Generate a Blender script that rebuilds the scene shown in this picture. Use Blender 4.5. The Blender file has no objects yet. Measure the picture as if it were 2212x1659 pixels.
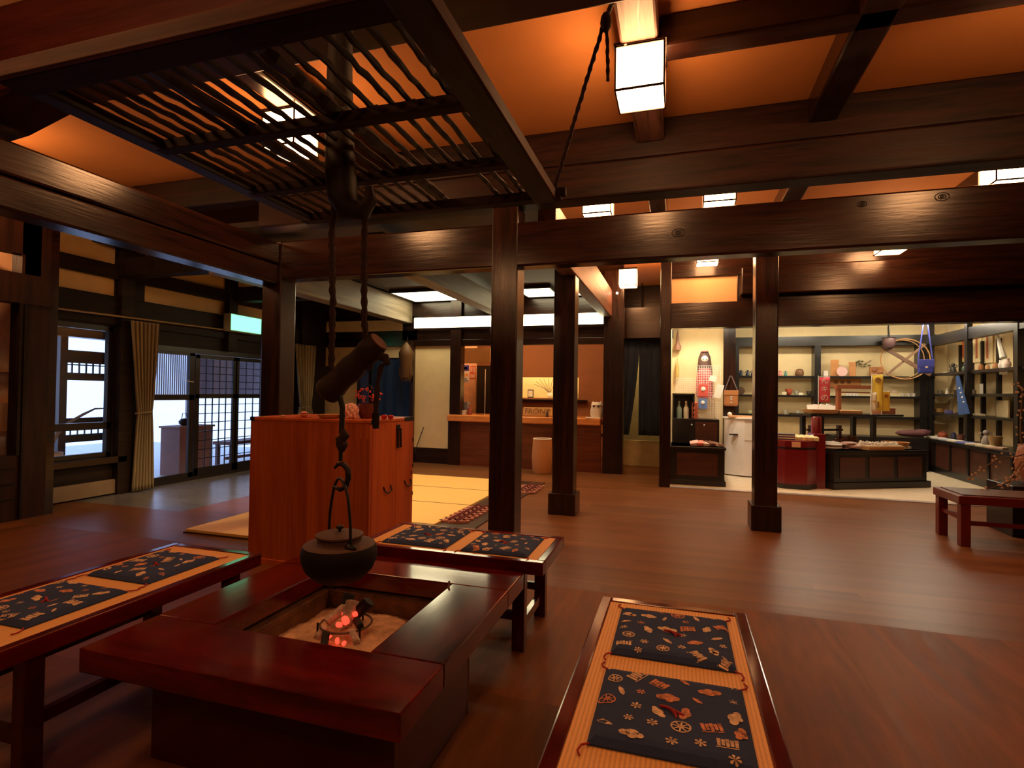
import bpy, bmesh, math, random
from mathutils import Vector, Matrix, Euler
random.seed(7)
PI = math.pi
# ------------------------------------------------------------------ camera
FPX, CX, CY = 1177.0, 1106.0, 829.5
_y, _p, _r = [math.radians(a) for a in (-17.0, 0.95, 0.8)]
FW = Vector((math.sin(_y)*math.cos(_p), math.cos(_y)*math.cos(_p), math.sin(_p)))
RT = Vector((math.cos(_y), -math.sin(_y), 0))
UP = RT.cross(FW)
RT, UP = RT*math.cos(_r)+UP*math.sin(_r), -RT*math.sin(_r)+UP*math.cos(_r)
CAM = Vector((0, 0, 1.4))
cam = bpy.data.objects.new('camera', bpy.data.cameras.new('camera'))
bpy.context.scene.collection.objects.link(cam)
m = Matrix((RT, UP, -FW)).transposed().to_4x4(); m.translation = CAM
cam.matrix_world = m
cam.data.sensor_width = 36; cam.data.sensor_fit = 'HORIZONTAL'; cam.data.lens = 36*FPX/2212
cam.data.clip_start = 0.05
S = bpy.context.scene
S.camera = cam
# ------------------------------------------------------------------ world and exposure
W = bpy.data.worlds.new('daylight'); S.world = W; W.use_nodes = True
bg = W.node_tree.nodes['Background']; bg.inputs[0].default_value = (0.42, 0.58, 1.0, 1); bg.inputs[1].default_value = 2.4
S.view_settings.view_transform = 'Standard'; S.view_settings.look = 'None'
S.view_settings.gamma = 1; S.view_settings.use_curve_mapping = False
S.view_settings.exposure = 0.0
LAMP_COL = (1.0, 0.47, 0.19); LAMP_E = 36.0
CEIL_Z = 3.75

def P(px, py, x=None, y=None, z=None):
    d = FW + RT*((px-CX)/FPX) - UP*((py-CY)/FPX)
    if x is not None: t = (x-CAM.x)/d.x
    elif y is not None: t = (y-CAM.y)/d.y
    else: t = (z-CAM.z)/d.z
    return CAM + d*t
C = S.collection
# ------------------------------------------------------------------ materials
def _mat(name):
    M = bpy.data.materials.new(name); M.use_nodes = True
    return M, M.node_tree, M.node_tree.nodes['Principled BSDF']
def _c(c): return (c[0], c[1], c[2], 1)
def flat(name, col, rough=0.6, metal=0.0, noise=0.12, nscale=6.0, bump=0.0, bscale=40.0, spec=None, coat=0.0):
    M, T, B = _mat(name)
    N = T.nodes; L = T.links
    tc = N.new('ShaderNodeTexCoord')
    n = N.new('ShaderNodeTexNoise'); n.inputs['Scale'].default_value = nscale; n.inputs['Detail'].default_value = 4
    L.new(tc.outputs['Object'], n.inputs['Vector'])
    r = N.new('ShaderNodeValToRGB')
    r.color_ramp.elements[0].position = 0.3; r.color_ramp.elements[1].position = 0.7
    r.color_ramp.elements[0].color = _c([v*(1-noise) for v in col]); r.color_ramp.elements[1].color = _c([min(1, v*(1+noise)) for v in col])
    L.new(n.outputs['Fac'], r.inputs[0]); L.new(r.outputs[0], B.inputs['Base Color'])
    B.inputs['Roughness'].default_value = rough; B.inputs['Metallic'].default_value = metal
    if spec is not None: B.inputs['Specular IOR Level'].default_value = spec
    if coat: B.inputs['Coat Weight'].default_value = coat; B.inputs['Coat Roughness'].default_value = 0.06
    if bump:
        n2 = N.new('ShaderNodeTexNoise'); n2.inputs['Scale'].default_value = bscale; n2.inputs['Detail'].default_value = 5
        L.new(tc.outputs['Object'], n2.inputs['Vector'])
        b = N.new('ShaderNodeBump'); b.inputs['Strength'].default_value = bump; b.inputs['Distance'].default_value = 0.01
        L.new(n2.outputs['Fac'], b.inputs['Height']); L.new(b.outputs[0], B.inputs['Normal'])
    return M
def wood(name, c1, c2, axis='X', rough=0.35, bump=0.25, stretch=0.08, scale=9.0, plank=None, coat=0.0, knots=False, spec=0.5):
    """grain stretched along one axis; plank = (width, cross axis, length) adds board joints"""
    M, T, B = _mat(name); N = T.nodes; L = T.links
    tc = N.new('ShaderNodeTexCoord'); mp = N.new('ShaderNodeMapping')
    s = [1, 1, 1]; s['XYZ'.index(axis)] = stretch
    mp.inputs['Scale'].default_value = s
    L.new(tc.outputs['Object'], mp.inputs['Vector'])
    vec = mp.outputs[0]
    jo = None
    if plank:
        w, ca, ln = plank
        sp = N.new('ShaderNodeSeparateXYZ'); L.new(tc.outputs['Object'], sp.inputs[0])
        dv = N.new('ShaderNodeMath'); dv.operation = 'DIVIDE'; L.new(sp.outputs[ca], dv.inputs[0]); dv.inputs[1].default_value = w
        fl = N.new('ShaderNodeMath'); fl.operation = 'FLOOR'; L.new(dv.outputs[0], fl.inputs[0])
        wn = N.new('ShaderNodeTexWhiteNoise'); wn.noise_dimensions = '1D'; L.new(fl.outputs[0], wn.inputs['W'])
        # board length
        d2 = N.new('ShaderNodeMath'); d2.operation = 'DIVIDE'; L.new(sp.outputs[axis], d2.inputs[0]); d2.inputs[1].default_value = ln
        a2 = N.new('ShaderNodeMath'); a2.operation = 'ADD'; L.new(d2.outputs[0], a2.inputs[0]); L.new(wn.outputs['Value'], a2.inputs[1])
        f2 = N.new('ShaderNodeMath'); f2.operation = 'FLOOR'; L.new(a2.outputs[0], f2.inputs[0])
        cb = N.new('ShaderNodeCombineXYZ'); L.new(fl.outputs[0], cb.inputs[0]); L.new(f2.outputs[0], cb.inputs[1])
        wc = N.new('ShaderNodeTexWhiteNoise'); wc.noise_dimensions = '3D'; L.new(cb.outputs[0], wc.inputs['Vector'])
        va = N.new('ShaderNodeVectorMath'); va.operation = 'MULTIPLY_ADD'
        L.new(wc.outputs['Color'], va.inputs[0]); va.inputs[1].default_value = (7, 7, 7); L.new(vec, va.inputs[2]); vec = va.outputs[0]
        fr = N.new('ShaderNodeMath'); fr.operation = 'FRACT'; L.new(dv.outputs[0], fr.inputs[0])
        sb = N.new('ShaderNodeMath'); sb.operation = 'SUBTRACT'; L.new(fr.outputs[0], sb.inputs[0]); sb.inputs[1].default_value = 0.5
        ab = N.new('ShaderNodeMath'); ab.operation = 'ABSOLUTE'; L.new(sb.outputs[0], ab.inputs[0])
        gt = N.new('ShaderNodeMath'); gt.operation = 'GREATER_THAN'; L.new(ab.outputs[0], gt.inputs[0]); gt.inputs[1].default_value = 0.5-0.0008/w
        jo = gt.outputs[0]; tone = wc.outputs['Value']
    n = N.new('ShaderNodeTexNoise'); n.inputs['Scale'].default_value = scale; n.inputs['Detail'].default_value = 6; n.inputs['Distortion'].default_value = 1.2
    L.new(vec, n.inputs['Vector'])
    n3 = N.new('ShaderNodeTexNoise'); n3.inputs['Scale'].default_value = scale*7; n3.inputs['Detail'].default_value = 3
    L.new(vec, n3.inputs['Vector'])
    mx = N.new('ShaderNodeMix'); mx.inputs[0].default_value = 0.35
    L.new(n.outputs['Fac'], mx.inputs[2]); L.new(n3.outputs['Fac'], mx.inputs[3])
    fac = mx.outputs[0]
    if knots:
        v = N.new('ShaderNodeTexVoronoi'); v.inputs['Scale'].default_value = 2.3
        L.new(vec, v.inputs['Vector'])
        mr = N.new('ShaderNodeMapRange'); mr.inputs[1].default_value = 0.0; mr.inputs[2].default_value = 0.16; mr.inputs[3].default_value = 0.28; mr.inputs[4].default_value = 0
        L.new(v.outputs['Distance'], mr.inputs[0])
        sb2 = N.new('ShaderNodeMath'); sb2.operation = 'SUBTRACT'; L.new(fac, sb2.inputs[0]); L.new(mr.outputs[0], sb2.inputs[1]); fac = sb2.outputs[0]
    r = N.new('ShaderNodeValToRGB'); r.color_ramp.elements[0].position = 0.36; r.color_ramp.elements[1].position = 0.62
    r.color_ramp.elements[0].color = _c(c1); r.color_ramp.elements[1].color = _c(c2)
    L.new(fac, r.inputs[0]); col = r.outputs[0]
    if plank:
        hv = N.new('ShaderNodeHueSaturation'); L.new(col, hv.inputs['Color'])
        mr2 = N.new('ShaderNodeMapRange'); mr2.inputs[3].default_value = 0.86; mr2.inputs[4].default_value = 1.12; L.new(tone, mr2.inputs[0]); L.new(mr2.outputs[0], hv.inputs['Value'])
        mc = N.new('ShaderNodeMix'); mc.data_type = 'RGBA'; L.new(jo, mc.inputs[0]); L.new(hv.outputs[0], mc.inputs[6]); mc.inputs[7].default_value = _c([v*0.5 for v in c1])
        col = mc.outputs[2]
    L.new(col, B.inputs['Base Color'])
    rr = N.new('ShaderNodeMapRange'); rr.inputs[3].default_value = rough*0.85; rr.inputs[4].default_value = rough*1.25; L.new(n3.outputs['Fac'], rr.inputs[0]); L.new(rr.outputs[0], B.inputs['Roughness'])
    B.inputs['Specular IOR Level'].default_value = spec
    if coat: B.inputs['Coat Weight'].default_value = coat; B.inputs['Coat Roughness'].default_value = 0.08
    b = N.new('ShaderNodeBump'); b.inputs['Strength'].default_value = bump; b.inputs['Distance'].default_value = 0.004
    L.new(mx.outputs[0], b.inputs['Height']); L.new(b.outputs[0], B.inputs['Normal'])
    return M
def emit(name, col, e):
    M, T, B = _mat(name)
    B.inputs['Base Color'].default_value = _c([min(1, v*.9) for v in col]); B.inputs['Emission Color'].default_value = _c(col); B.inputs['Emission Strength'].default_value = e
    return M
def straw(name, c1, c2, axis, freq=60.0):
    """woven rush: fine ribs across one axis with faint rows"""
    M, T, B = _mat(name); N = T.nodes; L = T.links
    tc = N.new('ShaderNodeTexCoord'); w = N.new('ShaderNodeTexWave'); w.bands_direction = axis; w.inputs['Scale'].default_value = freq; w.inputs['Distortion'].default_value = 0.3
    L.new(tc.outputs['Object'], w.inputs['Vector'])
    n = N.new('ShaderNodeTexNoise'); n.inputs['Scale'].default_value = 90; L.new(tc.outputs['Object'], n.inputs['Vector'])
    mx = N.new('ShaderNodeMix'); mx.inputs[0].default_value = .45; L.new(w.outputs['Fac'], mx.inputs[2]); L.new(n.outputs['Fac'], mx.inputs[3])
    r = N.new('ShaderNodeValToRGB'); r.color_ramp.elements[0].color = _c(c1); r.color_ramp.elements[1].color = _c(c2); r.color_ramp.elements[0].position = .2; r.color_ramp.elements[1].position = .7
    L.new(mx.outputs[0], r.inputs[0]); L.new(r.outputs[0], B.inputs['Base Color']); B.inputs['Roughness'].default_value = .6
    b = N.new('ShaderNodeBump'); b.inputs['Strength'].default_value = .4; b.inputs['Distance'].default_value = .003; L.new(mx.outputs[0], b.inputs['Height']); L.new(b.outputs[0], B.inputs['Normal'])
    return M
def glass(name, tint=(1, 1, 1), rough=0.0):
    M, T, B = _mat(name); N = T.nodes; L = T.links
    g = N.new('ShaderNodeBsdfGlossy'); g.inputs['Roughness'].default_value = 0.02
    t = N.new('ShaderNodeBsdfTransparent'); t.inputs[0].default_value = _c(tint)
    f = N.new('ShaderNodeLayerWeight'); f.inputs[0].default_value = .5
    pw = N.new('ShaderNodeMath'); pw.operation = 'POWER'; L.new(f.outputs['Facing'], pw.inputs[0]); pw.inputs[1].default_value = 4.5
    mr = N.new('ShaderNodeMapRange'); mr.inputs[3].default_value = .03; mr.inputs[4].default_value = .9; L.new(pw.outputs[0], mr.inputs[0])
    x = N.new('ShaderNodeMixShader'); L.new(mr.outputs[0], x.inputs[0]); L.new(t.outputs[0], x.inputs[1]); L.new(g.outputs[0], x.inputs[2])
    L.new(x.outputs[0], N['Material Output'].inputs[0])
    return M
DK1, DK2 = (.006, .0022, .0016), (.028, .0085, .0045)
beamX = wood('dark_beam_along_x', DK1, DK2, 'X', .22, .45, knots=True)
beamY = wood('dark_beam_along_y', DK1, DK2, 'Y', .22, .45, knots=True)
postZ = wood('dark_post', DK1, (.030, .009, .005), 'Z', .24, .4)
wallwood = wood('wall_timber', (.008, .005, .0035), (.026, .015, .009), 'Y', .5, .3, spec=.2)
upbeam = wood('dull_upper_beam', DK1, (.034, .011, .006), 'X', .52, .5, spec=.3, knots=True)
roughY = wood('weathered_beam', (.05, .02, .012), (.22, .1, .07), 'Y', .45, .8, stretch=.05, scale=14)
redbeam = wood('reddish_beam', (.05, .0055, .003), (.085, .010, .005), 'X', .5, .15)
rackw = wood('sooty_rack_wood', (.004, .0018, .0012), (.030, .010, .006), 'X', .7, .6, spec=.2)
rackwy = wood('sooty_slat_wood', (.003, .0012, .0009), (.017, .006, .0035), 'Y', .55, .8, scale=16, spec=.3)
lacq = wood('red_lacquer', (.032, .0012, .001), (.15, .006, .0035), 'X', .13, .12, stretch=.25, scale=3.2, coat=.5, knots=True)
lacqY = wood('red_lacquer_y', (.032, .0012, .001), (.15, .006, .0035), 'Y', .13, .12, stretch=.25, scale=3.2, coat=.5, knots=True)
lacqD = flat('dark_lacquer', (.05, .004, .003), .16, coat=.4)
floorX = wood('floor_boards_x', (.145, .056, .021), (.20, .080, .031), 'X', .34, .02, stretch=.05, scale=7, plank=(.14, 'Y', 2.7), spec=.18)
floorY = wood('floor_boards_y', (.12, .043, .013), (.22, .078, .024), 'Y', .46, .02, stretch=.16, scale=3.2, plank=(.9, 'X', 2.9), spec=.14)
plaster = flat('ochre_ceiling', (.58, .235, .065), .85, noise=.05, nscale=3, bump=.15, bscale=180)
cream = flat('cream_plaster', (.64, .46, .22), .85, noise=.04, bump=.1, bscale=150)
creamw = flat('pale_plaster', (.80, .64, .37), .85, noise=.04, bump=.1, bscale=150)
orangew = flat('orange_plaster', (.74, .46, .24), .85, noise=.04)
blackw = flat('black_lacquered_wood', (.012, .010, .010), .3)
brownp = wood('brown_panel', (.045, .014, .008), (.085, .027, .016), 'X', .35, .1)
tansu = wood('tansu_cypress', (.37, .070, .014), (.56, .135, .028), 'Z', .38, .15, stretch=.05, scale=7, plank=(.21, 'X', 9))
tansuY = wood('tansu_cypress_side', (.44, .078, .014), (.64, .14, .028), 'Z', .38, .15, stretch=.05, scale=6)
iron = flat('black_iron', (.013, .011, .010), .5, .3, bump=.3)
ironb = flat('cast_iron', (.012, .008, .006), .65, .1, bump=.25, bscale=160, spec=.25)
ironl = flat('cast_iron_lid', (.10, .045, .028), .65, .1, bump=.5, bscale=160)
rope = flat('old_rope', (.028, .010, .006), .9, bump=1.0, bscale=120)
strawm = straw('rush_mat_bench', (.74, .37, .115), (.94, .51, .17), 'Y', 26)
tatami = straw('tatami_mat', (.72, .44, .11), (.90, .58, .18), 'Y', 30)
navy = flat('navy_cotton', (.024, .048, .14), .9, bump=.4, bscale=400)
motif = flat('printed_motif', (.78, .50, .32), .85, noise=.45, nscale=60)
motifr = flat('printed_motif_red', (.60, .24, .13), .85, noise=.5, nscale=70)
redcord = flat('red_cord', (.35, .008, .010), .7)
noren = flat('navy_noren', (.018, .035, .075), .9, nscale=3, noise=.2)
curtm = wood('striped_curtain', (.17, .14, .075), (.33, .28, .17), 'Z', .85, .1, stretch=.01, scale=9)
tile = wood('grey_stone_tile', (.10, .10, .11), (.16, .16, .17), 'X', .28, .1, plank=(.6, 'Y', .6))
ash = flat('ash', (.60, .36, .22), .95, noise=.3, nscale=18, bump=1.0, bscale=60)
char = flat('charcoal', (.010, .009, .009), .7, bump=.8)
ashchunk = flat('ash_covered_charcoal', (.50, .36, .30), .9, noise=.3, nscale=50, bump=.8)
white = flat('white_enamel', (.88, .84, .84), .4, noise=.03)
paperm = flat('white_paper', (.85, .82, .76), .8, noise=.05)
beige = flat('beige_shop_floor', (.72, .60, .44), .5, noise=.08)
wicker = straw('wicker', (.30, .13, .04), (.62, .33, .12), 'Z', 60)
glassm = glass('window_glass')
copper = flat('pit_liner', (.16, .075, .035), .45, .4, noise=.4, nscale=14, bump=.5)
countw = wood('counter_top_wood', (.62, .22, .06), (.78, .30, .09), 'X', .25, .05, coat=.3)
countf = wood('counter_front_wood', (.10, .022, .008), (.19, .045, .016), 'X', .35, .1, plank=(.16, 'Z', 9))
LAMP = emit('lantern_paper', LAMP_COL, LAMP_E)
FLUO = emit('luminous_panel', (1.0, .86, .52), 8.0)
SHOPL = emit('shop_fill_light', (1.0, .87, .63), 70.0)
NICHE = emit('niche_light', (1.0, .80, .42), 14.0)
EXITM = emit('exit_sign_face', (.22, 1.0, .50), 1.9)
EMBER = emit('ember', (1.0, .05, .025), 2.2)
_mc = {}
def col(c, rough=.55, **k):
    key = (tuple(c), rough)
    if key not in _mc: _mc[key] = flat('paint_%d' % len(_mc), c, rough, **k)
    return _mc[key]
# ------------------------------------------------------------------ mesh builder
class MB:
    def __init__(s): s.v = []; s.f = []; s.m = []; s.mi = 0
    def mat(s, i): s.mi = i; return s
    def add(s, vs, fs):
        o = len(s.v); s.v += [tuple(v) for v in vs]; s.f += [tuple(i+o for i in f) for f in fs]; s.m += [s.mi]*len(fs); return s
    def box(s, x0, x1, y0, y1, z0, z1):
        if x0 > x1: x0, x1 = x1, x0
        if y0 > y1: y0, y1 = y1, y0
        if z0 > z1: z0, z1 = z1, z0
        return s.add([(x0,y0,z0),(x1,y0,z0),(x1,y1,z0),(x0,y1,z0),(x0,y0,z1),(x1,y0,z1),(x1,y1,z1),(x0,y1,z1)],
            [(0,3,2,1),(4,5,6,7),(0,1,5,4),(1,2,6,5),(2,3,7,6),(3,0,4,7)])
    def obox(s, c, size, M=None):
        x, y, z = [v/2 for v in size]; M = M or Matrix.Identity(3); c = Vector(c)
        vs = [c+M@Vector(p) for p in [(-x,-y,-z),(x,-y,-z),(x,y,-z),(-x,y,-z),(-x,-y,z),(x,-y,z),(x,y,z),(-x,y,z)]]
        return s.add(vs, [(0,3,2,1),(4,5,6,7),(0,1,5,4),(1,2,6,5),(2,3,7,6),(3,0,4,7)])
    def bar(s, a, b, w, h=None):
        a, b = Vector(a), Vector(b); d = b-a; q = d.to_track_quat('Y', 'Z').to_matrix()
        return s.obox((a+b)/2, (w, d.length, h or w), q)
    def tube(s, pts, r, n=8, closed=False, caps=True):
        pts = [Vector(p) for p in pts]; k = len(pts); rs = r if isinstance(r, (list, tuple)) else [r]*k
        vs = []; up = Vector((0, 0, 1))
        prev = None
        for i, p in enumerate(pts):
            a = pts[(i-1) % k] if (i or closed) else p; b = pts[(i+1) % k] if (i < k-1 or closed) else p
            t = (b-a).normalized()
            if prev is None:
                u = t.cross(up)
                if u.length < .05: u = t.cross(Vector((1, 0, 0)))
            else: u = prev - t*prev.dot(t)
            u.normalize(); prev = u; w = t.cross(u)
            for j in range(n):
                an = 2*PI*j/n; vs.append(p+(u*math.cos(an)+w*math.sin(an))*rs[i])
        fs = []
        for i in range(k if closed else k-1):
            for j in range(n):
                a, b = i*n+j, i*n+(j+1) % n; c, d = ((i+1) % k)*n+(j+1) % n, ((i+1) % k)*n+j
                fs.append((a, b, c, d))
        if caps and not closed: fs.append(tuple(range(n-1, -1, -1))); fs.append(tuple(range((k-1)*n, k*n)))
        return s.add(vs, fs)
    def lathe(s, prof, n=24, c=(0, 0, 0)):
        vs = []; k = len(prof)
        for r, z in prof:
            for j in range(n):
                a = 2*PI*j/n; vs.append((c[0]+r*math.cos(a), c[1]+r*math.sin(a), c[2]+z))
        fs = []
        for i in range(k-1):
            for j in range(n): fs.append((i*n+j, i*n+(j+1) % n, (i+1)*n+(j+1) % n, (i+1)*n+j))
        if prof[0][0] > 1e-5: fs.append(tuple(range(n-1, -1, -1)))
        if prof[-1][0] > 1e-5: fs.append(tuple(range((k-1)*n, k*n)))
        return s.add(vs, fs)
    def ball(s, c, r, n=10, sq=(1, 1, 1)):
        prof = [(math.sin(PI*i/(n//2+1)), -math.cos(PI*i/(n//2+1))) for i in range(n//2+2)]
        o = len(s.v); s.lathe(prof, n)
        for i in range(o, len(s.v)):
            v = s.v[i]; s.v[i] = (c[0]+v[0]*r*sq[0], c[1]+v[1]*r*sq[1], c[2]+v[2]*r*sq[2])
        return s
    def prism(s, pts, a, b, ax='z'):
        """polygon extruded along an axis from a to b"""
        def mk(p, t): return {'z': (p[0], p[1], t), 'y': (p[0], t, p[1]), 'x': (t, p[0], p[1])}[ax]
        n = len(pts); vs = [mk(p, a) for p in pts]+[mk(p, b) for p in pts]
        return s.add(vs, [tuple(range(n-1, -1, -1)), tuple(range(n, 2*n))]+[(i, (i+1) % n, n+(i+1) % n, n+i) for i in range(n)])
    def build(s, name, mats, parent=None, smooth=False, bevel=0, loc=None, rz=0):
        me = bpy.data.meshes.new(name); me.from_pydata(s.v, [], s.f)
        mats = mats if isinstance(mats, (list, tuple)) else [mats]
        for M in mats: me.materials.append(M)
        me.polygons.foreach_set('material_index', s.m)
        bm = bmesh.new(); bm.from_mesh(me); bmesh.ops.remove_doubles(bm, verts=bm.verts, dist=1e-6); bmesh.ops.recalc_face_normals(bm, faces=bm.faces); bm.to_mesh(me); bm.free()
        if smooth:
            me.polygons.foreach_set('use_smooth', [True]*len(me.polygons))
            try: me.set_sharp_from_angle(angle=math.radians(40))
            except Exception: pass
        me.update()
        o = bpy.data.objects.new(name, me); C.objects.link(o)
        if parent: o.parent = parent
        if loc is not None: o.location = loc
        o.rotation_euler.z = rz
        if bevel:
            b = o.modifiers.new('edge', 'BEVEL'); b.width = bevel; b.segments = 2; b.limit_method = 'ANGLE'; b.angle_limit = math.radians(40)
        return o
def tag(o, label, cat, group=None, kind=None):
    o['label'] = label; o['category'] = cat
    if group: o['group'] = group
    if kind: o['kind'] = kind
    return o
def thing(name, label, cat, loc=(0, 0, 0), rz=0, group=None):
    o = bpy.data.objects.new(name, None); C.objects.link(o); o.location = loc; o.rotation_euler.z = rz; o.empty_display_size = .1
    return tag(o, label, cat, group)
def kids(o): return [c for c in bpy.data.objects if c.parent is o]
def dup(root, loc, rz=None, label=None, group=None):
    r = root.copy(); C.objects.link(r); r.location = loc
    if rz is not None: r.rotation_euler.z = rz
    if label: r['label'] = label
    if group: r['group'] = group
    for ch in kids(root):
        c = ch.copy(); C.objects.link(c); c.parent = r
        for g in kids(ch):
            d = g.copy(); C.objects.link(d); d.parent = c
    return r
def struct(name, mb, mats, parent=None, bevel=0, smooth=False):
    o = mb.build(name, mats, parent, smooth, bevel)
    if not parent: o['kind'] = 'structure'
    return o
def B_(*a): return MB().box(*a)
def cbox(mb, *a):
    return mb.box(*a)
def one(name, label, cat, mb, mats, loc, rz=0, group=None, smooth=False, bevel=0, kind=None):
    return tag(mb.build(name, mats, None, smooth, bevel, loc, rz), label, cat, group, kind)
_trim = [0]
def trim(mb, mats, bevel=0.004):
    _trim[0] += 1
    return struct('trim_%d' % _trim[0], mb, mats, bevel=bevel)

# ================================================================== SETTING
# floor: boards across beyond y=3.9, boards lengthwise near the hearth
WL = -7.1; BY = 9.8; XR = 7.0; YF = -2.2
mb = MB(); mb.mi = 0; mb.add([(-5.4, 3.9, 0), (XR, 3.9, 0), (XR, 8.7, 0), (-5.4, 8.7, 0)], [(0, 1, 2, 3)])
mb.add([(WL, 3.9, 0), (-5.4, 3.9, 0), (-5.4, 4.85, 0), (WL, 4.85, 0)], [(0, 1, 2, 3)])
mb.add([(-5.4, 8.7, 0), (-.21, 8.7, 0), (-.21, 12.6, 0), (-5.4, 12.6, 0)], [(0, 1, 2, 3)])
mb.mi = 1; mb.add([(-9.2, YF, 0), (XR, YF, 0), (XR, 3.9, 0), (-9.2, 3.9, 0)], [(0, 1, 2, 3)])
mb.mi = 2; mb.add([(WL-.12, 4.85, 0), (-5.4, 4.85, 0), (-5.4, 12.6, 0), (WL-.12, 12.6, 0)], [(0, 1, 2, 3)])
mb.mi = 3; mb.add([(-.21, 8.7, 0), (XR, 8.7, 0), (XR, 13.2, 0), (-.21, 13.2, 0)], [(0, 1, 2, 3)])
struct('floor', mb, [floorX, floorY, tile, beige])
trim(B_(-.1, 5.2, 8.62, 8.74, 0.0, .012), flat('metal_threshold', (.62, .56, .55), .3, .6), 0)
# ceiling
mb = MB().box(-9.4, XR+.1, YF-.1, 13.4, CEIL_Z, CEIL_Z+.1)
struct('ceiling', mb, plaster)
brownw = flat('dark_brown_wall', (.10, .05, .025), .8)
struct('wall_right', B_(XR, XR+.12, YF, 13.2, 0, CEIL_Z), brownw)
struct('wall_behind', B_(-9.4, XR+.12, YF-.12, YF, 0, CEIL_Z), brownw)
# ---- left window wall (x = WL): dark timber framing with cream transom panels
mb = MB(); mb.mi = 1
t0, t1 = WL-.10, WL
yw0, yw1 = P(101, 850, x=WL).y, P(243, 850, x=WL).y       # window opening
yd0, yd1 = 5.72, 8.75                                     # doorway opening
mb.box(t0, t1, 4.1, yw0, 0, CEIL_Z); mb.box(t0, t1, yw0, yw1, 0, .50); mb.box(t0, t1, yw0, yw1, 2.2, 2.6)
mb.box(t0, t1, yw1, yd0, 0, CEIL_Z); mb.box(t0, t1, yd0, yd1, 2.02, 2.6); mb.box(t0, t1, yd1, 12.6, 0, CEIL_Z)
mb.box(t0, t1, yw0, yw1, 2.85, 3.02); mb.box(t0, t1, yd0, yd1, 2.85, 3.02)
mb.mi = 0
mb.box(t0, t1-.02, yw0, yw1, 2.6, 2.85); mb.box(t0, t1-.02, yd0, yd1, 2.6, 2.85)
mb.box(t0, t1-.02, yw0, yw1, 3.02, CEIL_Z); mb.box(t0, t1-.02, yd0, yd1, 3.02, CEIL_Z)
struct('wall_left', mb, [cream, wallwood])
for y in (yw1+.11, 7.2, 9.0):
    trim(B_(WL, WL+.10, y-.09, y+.09, 2.03 if y == 7.2 else 0, 3.4), wallwood)
trim(B_(WL, WL+.05, 4.2, 9.6, 2.82, 3.0), wallwood); trim(B_(WL, WL+.04, 4.2, 9.6, 2.22, 2.58), wallwood)
struct('baseboard_left', MB().box(WL, WL+.06, 4.35, 5.45, .02, .20), flat('dim_beige_base', (.22, .16, .10), .7), bevel=.004)
trim(B_(WL, WL+.10, 4.35, 5.45, .42, .50), beamY)
# X beams over the entrance hall
for y, z0, xe in ((5.30, 2.86, -4.25), (7.22, 2.84, -5.55)):
    trim(B_(WL, xe, y, y+.2, z0, z0+.24), wallwood)
# window_1 with its muntins
w1 = struct('window_1', MB().box(WL-.06, WL-.05, yw0, yw1, .5, 2.2), glassm)
mb = MB()
ym = P(136, 850, x=WL).y
for a, b, c_, d in ((yw0, yw1, .50, .56), (yw0, yw1, 2.13, 2.2), (yw0, yw0+.04, .5, 2.2), (yw1-.05, yw1, .5, 2.2), (yw0, yw1, .86, .95)):
    mb.box(WL-.09, WL-.02, a, b, c_, d)
mb.build('window_frame', blackw, w1, bevel=.003)
# outer storm lattice seen through the window: uprights, rails, small grid
XO = WL-1.3
def outer_grid(name, y0, y1, rows, cols, z0, z1, xo=XO, w=.03):
    mb = MB(); mb.box(xo, xo+.05, y0, y0+.07, z0, z1); mb.box(xo, xo+.05, y1-.07, y1, z0, z1)
    mb.box(xo, xo+.05, y0, y1, z0, z0+.07); mb.box(xo, xo+.05, y0, y1, z1-.07, z1)
    for i in range(1, cols): yy = y0+(y1-y0)*i/cols; mb.box(xo+.01, xo+.035, yy-w/2, yy+w/2, z0, z1)
    for i in range(1, rows): zz = z0+(z1-z0)*i/rows; mb.box(xo+.01, xo+.035, y0, y1, zz-w/2, zz+w/2)
    return mb
a_, b_ = P(136, 850, x=XO).y, P(226, 850, x=XO).y
mb = MB()
zA = [P(180, v, x=XO).z for v in (742, 757, 772, 806, 822, 902, 918, 937, 953, 995)]
mb.box(XO, XO+.08, a_-.1, a_, 0, 2.4); mb.box(XO, XO+.08, b_, b_+.1, 0, 2.4)
mb.box(XO, XO+.06, a_, b_, zA[2]-.09, zA[1]-.01); mb.box(XO, XO+.06, a_, b_, zA[4], zA[3]); mb.box(XO, XO+.06, a_, b_, zA[6], zA[5]); mb.box(XO, XO+.06, a_, b_, zA[8], zA[7])
for i in range(1, 6):
    yy = a_+(b_-a_)*i/6; mb.box(XO+.01, XO+.03, yy-.008, yy+.008, zA[3], zA[2]); mb.box(XO+.01, XO+.03, yy-.006, yy+.006, zA[7], zA[6])
mb.box(XO+.01, XO+.03, a_, b_, (zA[2]+zA[3])/2-.008, (zA[2]+zA[3])/2+.008)
mb.box(XO-.1, XO+.1, a_-1.2, b_+.1, 2.12, 2.5)
one('porch_lattice_frame', 'dark timber lattice screen of the porch seen through the side window', 'screen', mb, blackw, (0, 0, 0))
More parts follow.
